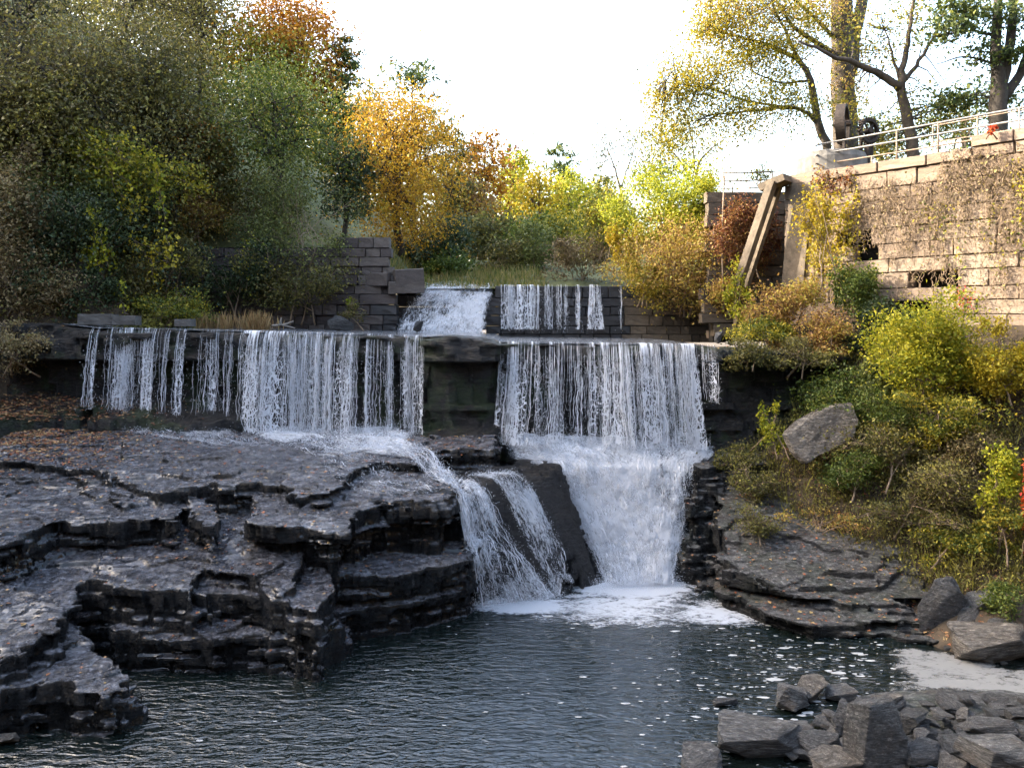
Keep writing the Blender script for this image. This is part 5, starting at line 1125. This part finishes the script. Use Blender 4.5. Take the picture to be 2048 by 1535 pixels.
wall_vine('brown vine tangle over the middle of the retaining wall', (1700, 350, 1890, 470), 190, 4, 'dry', 72, leaf=0.07)
wall_vine('loose vine strings over the lower right of the retaining wall', (1780, 440, 2060, 620), 150, 2, 'dry', 73, hang=50, leaf=0.065)
wall_vine('mixed green and gold creeper across the retaining wall', (1820, 400, 2050, 520), 22, 18, 'yellowgreen', 74, leaf=0.075)
wall_vine('yellow creeper on the wall just right of the sluice slab', (1610, 360, 1720, 540), 46, 40, 'yellow', 75, leaf=0.09)
wall_vine('golden creeper hanging near the right edge of the wall', (2010, 320, 2060, 400), 8, 24, 'yellow', 76, leaf=0.08)
wall_vine('red-brown creeper below the coping beside the drum', (1640, 335, 1720, 370), 18, 26, 'ivyred', 77, leaf=0.08, hang=30)
wall_vine('reddish creeper sprig low on the right of the wall', (1915, 575, 1945, 600), 5, 24, 'scarlet', 78, leaf=0.06, hang=30)
# ---- trees on the right terrace
Yt = 31.0
limb_tree('huge ivy wrapped tree trunk rising behind the sluice wheels', [
 [(1692, 400, Yt, .55), (1690, 280, Yt, .50), (1686, 150, Yt, .46), (1684, 0, Yt, .42), (1680, -200, Yt, .36)],
 [(1700, 150, Yt, .28), (1712, 60, Yt, .24), (1735, -60, Yt, .20), (1750, -200, Yt, .15)],
 [(1688, -20, Yt, .2), (1600, -90, Yt - .5, .12), (1480, -130, Yt - 1, .07)],
 [(1684, 120, Yt, .13), (1640, 90, 30.4, .10), (1590, 60, 30, .07), (1540, -20, 29.6, .045)],
 [(1686, 90, Yt, .09), (1620, 30, 30.4, .07), (1550, -40, 30, .05)]],
 [(1690, y, 34, 40, Yt - .45, 150) for y in (40, 110, 170, 230)] + [(1620, 20, 90, 50, 30.2, 900), (1540, 10, 80, 60, 29.8, 800), (1480, 40, 80, 50, 29.6, 600), (1430, 20, 60, 40, 29.6, 380), (1740, 120, 40, 50, 31, 260)], 'autumnmix', 0.10, seed=81)
limb_tree('yellow-green tree with arching limbs left of the big trunk', [
 [(1660, 420, 30.2, .20), (1655, 300, 30.2, .17), (1635, 240, 30.1, .15), (1622, 160, 30, .12), (1600, 120, 30, .10), (1560, 100, 30, .08), (1480, 75, 29.8, .05), (1420, 60, 29.6, .03)],
 [(1640, 250, 30.1, .10), (1610, 220, 30, .08), (1580, 213, 29.9, .07), (1520, 220, 29.7, .055), (1440, 228, 29.5, .03)],
 [(1580, 213, 29.9, .05), (1500, 205, 29.7, .05), (1420, 175, 29.5, .04), (1330, 165, 29.2, .02)],
 [(1600, 120, 30, .07), (1560, 40, 29.8, .05), (1530, -30, 29.6, .03)],
 [(1622, 160, 30, .06), (1570, 170, 29.8, .04), (1500, 140, 29.5, .02)]],
 [(1360, 170, 60, 40, 29.4, 800), (1430, 140, 80, 45, 29.6, 1300), (1500, 120, 80, 50, 29.8, 1300), (1560, 170, 80, 50, 29.8, 1100), (1420, 220, 90, 50, 29.5, 1400), (1350, 230, 60, 50, 29.6, 600), (1500, 240, 80, 50, 29.8, 1000),
  (1480, 60, 90, 45, 29.6, 1000), (1420, 40, 50, 40, 29.6, 420), (1600, 230, 60, 50, 29.8, 600), (1580, 90, 70, 50, 29.8, 800), (1330, 280, 60, 50, 30, 500), (1610, 60, 60, 50, 29.8, 600), (1310, 210, 40, 40, 29.5, 260), (1345, 120, 50, 40, 29.5, 260), (1390, 90, 60, 50, 29.6, 420), (1300, 180, 30, 30, 29.3, 140), (1450, 0, 70, 40, 29.6, 500), (1550, 20, 70, 40, 29.6, 600)], 'yellowlime', 0.09, seed=82)
limb_tree('forked brown tree standing behind the railing', [
 [(1832, 380, 28.5, .24), (1826, 300, 28.5, .22), (1812, 220, 28.4, .19), (1800, 178, 28.3, .16), (1806, 130, 28.3, .11), (1818, 70, 28.3, .08), (1830, -20, 28.2, .05)],
 [(1800, 178, 28.3, .15), (1765, 150, 28.2, .13), (1715, 128, 28.0, .10), (1660, 110, 27.8, .07), (1600, 82, 27.6, .04)],
 [(1806, 165, 28.3, .09), (1840, 120, 28.3, .07), (1870, 70, 28.3, .05), (1890, 20, 28.2, .03)],
 [(1800, 160, 28.3, .07), (1788, 120, 28.3, .05), (1770, 60, 28.2, .02)]],
 [(1870, 70, 60, 40, 28.3, 300), (1780, 100, 60, 60, 28.2, 260), (1740, 40, 60, 50, 28.2, 260), (1830, 20, 60, 40, 28.2, 260), (1700, 200, 40, 50, 28.4, 260), (1840, 200, 60, 50, 28.6, 300), (1760, 270, 50, 40, 29, 500), (1780, 300, 60, 30, 29.3, 500), (1860, 250, 60, 40, 29, 700), (1900, 230, 60, 40, 28.8, 600)], 'yellowgreen', 0.09, seed=83)
limb_tree('dark three stemmed pine at the right edge behind the railing', [
 [(1995, 330, 27, .30), (1995, 240, 27, .30), (1998, 190, 27, .28), (1990, 90, 27, .17), (2000, -60, 27, .12)],
 [(1998, 190, 27, .20), (2020, 90, 27, .16), (2030, -40, 27, .11)],
 [(2005, 200, 27, .18), (2040, 150, 27, .15), (2070, 60, 27, .12)],
 [(1992, 70, 27, .06), (1930, 60, 26.8, .04), (1860, 75, 26.6, .02)], [(1992, 130, 27, .05), (1930, 110, 26.8, .03), (1870, 130, 26.6, .015)]],
 [(1950, 20, 80, 30, 26.8, 480), (1900, 60, 60, 25, 26.6, 300), (2020, 40, 60, 40, 26.8, 380), (1900, 0, 60, 25, 26.6, 240), (1960, 110, 60, 25, 26.8, 220), (2030, 110, 40, 30, 26.8, 220), (1930, 190, 60, 35, 27.6, 420), (2020, 200, 50, 30, 27.8, 260)], 'pine', 0.13, bark='bark_dark', seed=84, name='pine_tree')
limb_tree('thin pale twiggy tree against the sky above the thicket', [
 [(1385, 440, 42, .10), (1390, 370, 42, .09), (1400, 320, 42, .06), (1430, 290, 42, .03)], [(1390, 370, 42, .07), (1360, 320, 42, .05), (1320, 280, 42, .03), (1280, 260, 42, .02)],
 [(1392, 350, 42, .05), (1385, 290, 42, .04), (1375, 240, 42, .02)], [(1360, 320, 42, .04), (1340, 350, 42, .03), (1300, 330, 42, .02)]],
 [(1300, 290, 60, 40, 42, 700), (1360, 260, 60, 40, 42, 500), (1420, 290, 50, 40, 42, 400), (1330, 340, 60, 40, 42, 800), (1400, 340, 60, 30, 42, 350), (1300, 360, 50, 40, 42, 600)], 'yellowgreen', 0.11, seed=85, bark='twig', name='sapling')
limb_tree('faint bare tree left of the thin pale twiggy one', [
 [(1250, 430, 48, .09), (1235, 350, 48, .06), (1215, 300, 48, .03)], [(1240, 380, 48, .05), (1265, 310, 48, .03), (1280, 250, 48, .015)], [(1232, 340, 48, .03), (1200, 300, 48, .02), (1185, 275, 48, .012)]],
 [(1215, 290, 40, 40, 48, 260), (1265, 290, 40, 50, 48, 300), (1200, 340, 40, 30, 48, 150)], 'olive', 0.11, seed=86, bark='twig', name='sapling')
tree_at('leafy tree filling the gap behind the railing', 1760, 215, 170, 36, 'yellowgreen', n=2600, vbase=400, low=0.1, leaf=0.11)
tree_at('green tree behind the pine trunks at the right edge', 1930, 165, 190, 38, 'green', n=3600, vbase=400, low=0.1, leaf=0.12)
# ------------------------------------------------------------------ boulders
def hull_rock(seed, n=16, sharp=0.5, cuts=1):
    rng = np.random.default_rng(seed); bm = bmesh.new()
    p = rng.uniform(-1, 1, (n, 3)); k = np.max(np.abs(p), axis=1)[:, None]; p = p / k * (1 - (1 - sharp) * 0.45 * rng.random((n, 1)))
    for q in p: bm.verts.new(q * 0.5)
    r = bmesh.ops.convex_hull(bm, input=bm.verts[:]); bmesh.ops.delete(bm, geom=list({g for g in list(r['geom_interior']) + list(r['geom_unused']) if isinstance(g, bmesh.types.BMVert)}), context='VERTS')
    bmesh.ops.dissolve_limit(bm, angle_limit=0.16, verts=bm.verts[:], edges=bm.edges[:])
    bmesh.ops.bevel(bm, geom=bm.edges[:], offset=0.016, segments=1, affect='EDGES')
    bmesh.ops.triangulate(bm, faces=bm.faces[:])
    for it in range(3): bmesh.ops.subdivide_edges(bm, edges=[e for e in bm.edges if e.calc_length() > 0.13], cuts=1); bmesh.ops.triangulate(bm, faces=bm.faces[:])
    bm.normal_update()
    P_ = np.array([v.co[:] for v in bm.verts]); dn = 0.040 * pnoise(P_, 3.0, seed) + 0.022 * pnoise(P_ * (1, 1, 2), 8.0, seed + 1)
    for v, q in zip(bm.verts, dn): v.co += v.normal * float(q)
    return bm
ROCKS = []
for k in range(14):
    bm = hull_rock(200 + k, 14 + k % 7, 0.35 + 0.08 * (k % 7)); bmesh.ops.triangulate(bm, faces=bm.faces[:]); me = bpy.data.meshes.new('boulder'); bm.to_mesh(me); bm.free(); me.materials.append(M['grey_rock']); ROCKS.append(me)
def boulder(label, u0, v0, u1, v1, z=0.05, deep=0.8, shape=0, rot=0.0, tiltx=0.0, tilty=0.0, mat=None, name='boulder', group=None, hfac=1.0, Y=None):
    if Y is None: Y = (CH - z) * F / (v1 - HZ)
    w = (u1 - u0) / F * Y; d = w * deep; Yc = Y + d * 0.4
    app = (v1 - v0) / F * Y; dep = (0.5 * (v0 + v1) - HZ) / F; h = max(0.35 * w, (app - d * dep * 0.8)) * 1.12 * hfac
    o = link(name, ROCKS[shape % 14]); x = ((u0 + u1) / 2 - 1024) / F * Yc
    o.location = (x, Yc, z + h * 0.42); o.scale = (w * 1.14, d * 1.1, h * 1.1); o.rotation_euler = (tiltx, tilty, rot)
    if mat: o.material_slots[0].link = 'OBJECT'; o.material_slots[0].material = M[mat]
    return tag(o, label, 'boulder', group)
BL = [
 ('tall upright grey boulder in the middle of the front pile', 1704, 1390, 1806, 1545, .15, .7, 3, .3, 0, .06),
 ('rounded tan-grey boulder standing in the shallows at the back of the pile', 1592, 1342, 1663, 1402, .0, .8, 0, .4, .1, 0),
 ('brown boulder leaning against the rounded one in the shallows', 1548, 1362, 1622, 1424, .0, .8, 5, 1.2, 0, .3),
 ('small grey boulder right of the rounded one', 1650, 1369, 1706, 1402, .02, .8, 6, .2, 0, 0),
 ('narrow slab propped left of the tall upright boulder', 1656, 1396, 1712, 1470, .1, .7, 7, .5, 0, .25),
 ('pale boulder right behind the tall upright one', 1742, 1383, 1820, 1436, .12, .8, 8, .2, 0, 0),
 ('pointed grey boulder right of the tall upright one', 1790, 1412, 1856, 1472, .2, .8, 9, .9, 0, .1),
 ('tipped cube of stone at the edge of the white foam', 1870, 1382, 1928, 1430, .15, .9, 10, .6, .4, .4),
 ('long flat slab reaching left into the pool', 1495, 1437, 1618, 1498, .02, .7, 2, -.15, 0, -.08),
 ('dark flat slab at the water in front of the long one', 1440, 1470, 1602, 1525, .0, .6, 11, -.1, 0, .06),
 ('grey boulder cut by the bottom edge left of the pile', 1352, 1500, 1446, 1552, .0, .8, 12, .3, 0, 0),
 ('blocky boulder left of the tall one near the bottom', 1601, 1452, 1668, 1514, .1, .9, 13, .4, 0, 0),
 ('broad pale boulder at the bottom edge of the pile', 1608, 1482, 1714, 1552, .1, .8, 1, .2, 0, -.1),
 ('low flat block right of the tall boulder base', 1806, 1486, 1884, 1527, .25, .8, 4, .1, 0, 0),
 ('small rounded stone above the low flat block', 1826, 1450, 1860, 1480, .3, .9, 0, .5, 0, 0),
 ('squarish boulder beside the green grass tuft', 1880, 1464, 1950, 1520, .3, .9, 6, .2, 0, 0),
 ('long stone lying across the right of the pile', 1926, 1432, 2018, 1472, .3, .6, 2, .1, 0, .05),
 ('pale wedge stone below the tipped cube', 1906, 1415, 1960, 1450, .25, .8, 8, .7, 0, 0),
 ('grey stone at the right edge of the foam', 1990, 1400, 2032, 1432, .2, .9, 5, .3, 0, 0),
 ('blocky stone cut by the right edge of the pile', 2014, 1408, 2066, 1452, .25, .9, 9, .1, 0, 0),
 ('large slab filling the bottom right corner', 1942, 1462, 2075, 1560, .35, .9, 3, .2, 0, .1),
 ('pale triangular stone at the bottom right of the pile', 1860, 1508, 1936, 1556, .2, .8, 7, .6, 0, 0),
 ('big upright grey slab leaning on the rock shelf', 1834, 1152, 1924, 1266, .1, .5, 7, .15, .2, .15),
 ('dark block lying behind the leaning slab', 1928, 1180, 2002, 1232, .5, .8, 6, .3, 0, 0),
 ('tilted block between leaning slab and flat slab', 1898, 1217, 1978, 1276, .15, .7, 4, .4, 0, -.3),
 ('long square edged slab at the right edge above the foam', 1946, 1247, 2080, 1290, .15, .5, 2, .1, 0, .03),
 ('thin flat tan slab bordering the foam', 1908, 1294, 2070, 1330, .02, .6, 11, .1, 0, 0),
 ('small pale stone on the flat tan slab', 2008, 1278, 2034, 1302, .12, .9, 0, .1, 0, 0),
 ('grey half buried stone below the scarlet creeper', 2000, 1110, 2040, 1140, 1.1, .8, 1, .1, 0, 0),
 ('lone rock breaking the surface of the dark water', 1428, 1398, 1478, 1424, -.05, .8, 8, .1, 0, 0),
 ('pale stone at the lower left corner of the rocks', -14, 1462, 34, 1496, -.02, .8, 9, .1, 0, 0),
 ('wet upright stone slab at the waterline on the left', 314, 1296, 352, 1342, -.05, .5, 7, .1, .2, -.15),
]
for q in BL: boulder(q[0], *q[1:5], z=q[5], deep=q[6], shape=q[7], rot=q[8], tiltx=q[9], tilty=q[10], mat='tan_rock' if 'tan' in q[0] or 'pale' in q[0] else None)
bm = bmesh.new(); pr_ = [(1560, 868), (1572, 900), (1592, 918), (1650, 895), (1700, 868), (1716, 836), (1712, 808), (1680, 806), (1650, 818), (1610, 836)]; cb = P(1640, 860, 21.7)
for dy, sc_ in ((-0.28, 0.93), (0.0, 1.0), (0.45, 0.8)):
    for u, v in pr_: bm.verts.new(Vector((P(1640 + (u - 1640) * sc_, 860 + (v - 860) * sc_, 21.7) - cb) + np.array((0, dy - (v - 860) / F * 10, 0))))
r = bmesh.ops.convex_hull(bm, input=bm.verts[:]); bmesh.ops.triangulate(bm, faces=bm.faces[:])
for it in range(4): bmesh.ops.subdivide_edges(bm, edges=[e for e in bm.edges if e.calc_length() > 0.16], cuts=1); bmesh.ops.triangulate(bm, faces=bm.faces[:])
bm.normal_update(); P_ = np.array([v.co[:] for v in bm.verts]); dn = 0.07 * pnoise(P_, 1.6, 4) + 0.03 * pnoise(P_, 5, 5) + 0.015 * pnoise(P_, 12, 6)
for v, q in zip(bm.verts, dn): v.co += v.normal * float(q)
me = bpy.data.meshes.new('boulder'); bm.to_mesh(me); bm.free(); me.materials.append(M['tan_rock']); o = link('boulder', me); o.location = cb; tag(o, 'big pale slanting boulder resting in the bushes below the overhang', 'boulder')
boulder('rounded dark stone on the lip at the right of the falls', 1428, 668, 1450, 690, 6.33, .9, 0, .2, Y=24.0)
boulder('tan rock with a bright wet rim at the foot of the chute', 1434, 1166, 1494, 1202, .1, .9, 5, .2, mat='tan_rock', Y=20.0)
boulder('grey rock leaning on the abutment above the ledge', 655, 638, 705, 666, 6.6, .7, 7, .5, 0, .3, Y=29.0)
boulder('grey rock sitting in the foot of the spillway water', 826, 648, 852, 668, 6.6, .8, 0, .4, Y=29.6)
for lab, u0, v0, u1, v1 in (('long pale concrete block on the left end of the ledge', 163, 630, 230, 648), ('rounded concrete block right of the long one on the ledge', 231, 633, 276, 648), ('small concrete block alone on the ledge by the weeds', 354, 640, 386, 651)):
    b = link('concrete_block', block_mesh(int(u0), 'concrete_block', M['old_concrete'])); y = 25.6; q = P((u0 + u1) / 2, (v0 + v1) / 2, y); b.location = q; b.scale = ((u1 - u0) / F * y, 0.5, (v1 - v0) / F * y + 0.06); b.rotation_euler = (0, 0, 0.06); tag(b, lab, 'concrete block')
def near_label(u, v):                  # a rubble stone is told by the boulder it lies against
    q = min(BL, key=lambda b: (max(b[1] - u, 0, u - b[3])) ** 2 + (max(b[2] - v, 0, v - b[4])) ** 2 * 2 + 0.05 * ((b[1] + b[3]) / 2 - u) ** 2)
    w = q[0].split()
    side = 'left' if u < (q[1] + q[3]) / 2 else 'right'
    if len(w) > 11: w = w[:w.index('in')] + ['in', 'the', 'shallows'] if 'in' in w else w[:w.index('at')]
    return 'rubble stone %s of the ' % side + ' '.join(w)
rng = np.random.default_rng(17)
for k in range(170):
    u = rng.uniform(1560, 2060); v = rng.uniform(1405, 1545)
    if v < 1405 + max(0, (1740 - u) * 0.35): continue
    z = 0.05 + 0.25 * np.clip((u - 1600) / 400, 0, 1); s = rng.uniform(14, 40); boulder(near_label(u, v), u, v - s * 0.7, u + s, v, z, .9, int(rng.integers(14)), rng.uniform(0, 6), rng.normal(0, .2), rng.normal(0, .2), name='rubble_stone', group='rubble stones of the front pile')
for k in range(26):
    u = rng.uniform(1850, 2060); v = rng.uniform(1225, 1335); s = rng.uniform(10, 28); boulder(near_label(u, v), u, v - s * .6, u + s, v, max(0, (1330 - v) / 300), .9, int(rng.integers(14)), rng.uniform(0, 6), name='rubble_stone', group='rubble stones beside the foam')
def gravel_h(X, Y): return -0.30 + 0.42 * np.clip((X - 5.6 + 0.35 * (Y - 13)) / 2.5, 0, 1)
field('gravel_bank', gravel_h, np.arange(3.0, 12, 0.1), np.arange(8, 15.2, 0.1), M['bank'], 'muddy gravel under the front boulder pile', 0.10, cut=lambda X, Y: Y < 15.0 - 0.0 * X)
# ------------------------------------------------------------------ floating foam patch and flecks
pf = [(1700, 1398), (1740, 1388), (1790, 1352), (1778, 1330), (1765, 1308), (1742, 1296), (1790, 1286), (1850, 1290), (1930, 1312), (2000, 1330), (2100, 1345), (2100, 1430), (1990, 1408), (1920, 1396), (1840, 1402), (1780, 1412)]
pts = np.array([PZ(u, v, 0.0)[:2] for u, v in pf]); xs = np.arange(4.5, 11.5, 0.05); ys = np.arange(13.3, 18.4, 0.05); X, Y = np.meshgrid(xs, ys, indexing='ij')
rg = np.random.default_rng(3); sd = poly_sd(pts, X, Y) + gnoise(rg, xs, ys, 1.2, 4, 0.6) * 0.16
Z = 0.012 + 0.03 * np.clip(sd / 0.3, 0, 1) + 0.006 * gnoise(rg, xs, ys, 5, 2); n_, k_ = X.shape; i = np.arange(n_ - 1)[:, None] * k_; j = np.arange(k_ - 1)[None]
q = np.stack([i + j, i + k_ + j, i + k_ + j + 1, i + j + 1], -1).reshape(-1, 4); ok = (sd > -0.15).ravel(); m = MB(); m.add(np.stack([X, Y, Z], -1), q[ok[q].all(1)])
o = m.obj('settled_foam', M['scum'], smooth=True); set_dens(o, 0.30 + 0.33 * np.clip(sd / 0.5, 0, 1))
tag(o, 'cream sheet of settled foam at the right of the pool', 'foam', kind='stuff')
m = MB(); rng = np.random.default_rng(8); n = 0
while n < 560:
    u, v = rng.uniform(250, 2000), rng.uniform(1195, 1535); w = math.exp(-((u - 1640) / 190) ** 2 - ((v - 1320) / 75) ** 2) + 0.35 * math.exp(-((u - 1450) / 220) ** 2 - ((v - 1400) / 90) ** 2) + 0.012 + 0.25 * math.exp(-((u - 1350) / 300) ** 2 - ((v - 1230) / 30) ** 2)
    if rng.random() > w: continue
    c = PZ(u, v, 0.008); th = np.linspace(0, 2 * np.pi, 7)[:-1] + rng.random(); r = rng.gamma(1.5, 0.009) + 0.006; rr = r * rng.uniform(0.6, 1.3, 6)
    V = np.vstack([c + (0, 0, 0.006), c + np.stack([np.cos(th) * rr * 2.2, np.sin(th) * rr, 0 * th], -1)]); m.add(V, None, [(0, a + 1, (a + 1) % 6 + 1) for a in range(6)]); n += 1
tag(m.obj('foam_flecks', M['fleck']), 'white foam flecks drifting on the dark pool', 'foam', kind='stuff')
# ------------------------------------------------------------------ litter, grass, weeds
def scatter(V, Q, n, rng, keep=None, minup=0.6):
    A = V[Q]; c = A.mean(1); nn = np.cross(A[:, 2] - A[:, 0], A[:, 3] - A[:, 1]); ar = np.linalg.norm(nn, axis=1); up = nn[:, 2] / (ar + 1e-9)
    w = ar * (up > minup)
    if keep is not None: w = w * keep(c)
    k = rng.choice(len(c), n, p=w / w.sum()); return c[k] + rng.normal(0, 0.03, (n, 3)) * (1, 1, 0) + (0, 0, 0.012)
rng = np.random.default_rng(21); m = MB()
def kl(c):
    u = 1024 + F * c[:, 0] / c[:, 1]; v = HZ - (c[:, 2] - CH) * F / c[:, 1]
    return (c[:, 2] > 0.05) * (0.10 + 6 * np.exp(-((u - 20) / 190) ** 2 - ((v - 850) / 60) ** 2) + 0.35 * np.exp(-((u - 380) / 120) ** 2 - ((v - 1090) / 20) ** 2) + 0.5 * np.exp(-((u - 900) / 80) ** 2 - ((v - 890) / 25) ** 2))
leaves(m, scatter(TV, TQ, 6000, rng, kl), 0.07, rng, None, 0.75, 3.0)
leaves(m, scatter(LEV, LEQ, 2200, rng, lambda c: kl(c) - 0.09, 0.3), 0.08, rng, None, 0.75, 3.0)
leaves(m, scatter(RV, RQ, 1500, rng), 0.075, rng, None, 0.75, 3.0)
def bankpts(n, u0, v0, u1, v1):
    out = []
    while len(out) < n:
        x, y = rng.uniform(5.7, 16), rng.uniform(16.6, 26); z = float(bank_h(np.array(x), np.array(y))); u = 1024 + F * x / y; v = HZ - (z - CH) * F / y
        if u0 < u < u1 and v0 < v < v1: out.append((x, y, z + 0.05))
    return np.array(out)
leaves(m, bankpts(5000, 1480, 700, 2080, 1300), 0.08, rng, None, 0.75, 2.0)
tag(m.obj('fallen_leaves', Lf['litter'], var=True), 'fallen leaves scattered over the rocks and the right bank', kind='stuff')
def blades(m, C, h, rng, lean=0.35, w=0.007, k=1):
    n = len(C); d = rng.normal(0, lean, (n, 3)); d[:, 2] = 1; d /= np.linalg.norm(d, axis=1)[:, None]; H = h * rng.uniform(0.5, 1.3, n)[:, None]; s = np.cross(d, rng.normal(size=(n, 3))); s /= np.linalg.norm(s, axis=1)[:, None]
    V = np.stack([C - s * w, C + s * w, C + d * H * .6 + s * w * .7, C + d * H + rng.normal(0, .05, (n, 3)) * H], 1); m.add(V.reshape(-1, 3), np.arange(4 * n).reshape(-1, 4), None, rng.random(n))
m = MB(); B = bankpts(1300, 1500, 700, 2080, 1200)
for c in B:
    k = int(rng.integers(4, 10)); blades(m, c + rng.normal(0, .08, (k, 3)) * (1, 1, 0), rng.uniform(.2, .6), rng, .35, .006)
    L = c + np.array((0, 0, .22)) + rng.normal(0, .14, (int(rng.integers(8, 30)), 3)); leaves(m, L, .07, rng, None, .6)
tag(m.obj('undergrowth', Lf['brownweed'] if 'brownweed' in Lf else Lf['brownolive'], var=True), 'dusty weeds and dead stalks on the right bank', kind='stuff')
m = MB()
for k in range(1500):
    x, y = rng.uniform(-21, -11.8), rng.uniform(24.2, 33); c = np.array((x, y, float(hill_h(np.array(x), np.array(y))) + 0.1)); j = int(rng.integers(14, 40))
    leaves(m, c + np.abs(rng.normal(0, .22, (j, 3))) * (rng.choice((-1, 1)), 1, 1) + rng.normal(0, .12, (j, 3)), .12, rng, np.clip(rng.normal(rng.random(), .2, j), 0, 1), .65)
tag(m.obj('hillside_undergrowth', Lf['brownolive'], var=True), 'dim brush covering the ground of the left hillside', kind='stuff')
m = MB(); C = np.stack([rng.uniform(-7, 1.5, 5000), rng.uniform(33.2, 42, 5000), np.zeros(5000)], -1); C[:, 2] = valley_h(C[:, 0], C[:, 1]) - 0.05; blades(m, C, .5, rng, .3, .014)
tag(m.obj('meadow_grass', Lf['grass'], var=True), 'long grass on the silted bank behind the dam', kind='stuff')
m = MB(); C = np.array([P(u, 640, 27.5) for u in np.concatenate([rng.normal(512, 16, 420), rng.uniform(395, 470, 260)])]); C[:, 2] = 6.6; C[:, 1] += rng.normal(0, .2, len(C)); blades(m, C, .62, rng, .22, .007)
tag(m.obj('dry_grass', Lf['straw'], var=True), 'tuft of straw coloured grass at the foot of the shaded wall', kind='stuff')
t = thing('driftwood', 'forked pale driftwood branch lying on the ledge lip', 'driftwood', tuple(P(570, 652, 25.2)))
for nm, pts in (('stick', [(545, 652), (562, 650), (590, 657)]), ('fork', [(562, 651), (561, 643), (563, 636)]), ('fork', [(565, 651), (575, 648), (587, 643)])):
    m = MB(); b = P(570, 652, 25.2); m.tube([P(u, v - 1, 25.2) - b for u, v in pts], np.linspace(.045, .02, 3), 6); m.obj(nm, M['drum'], t)
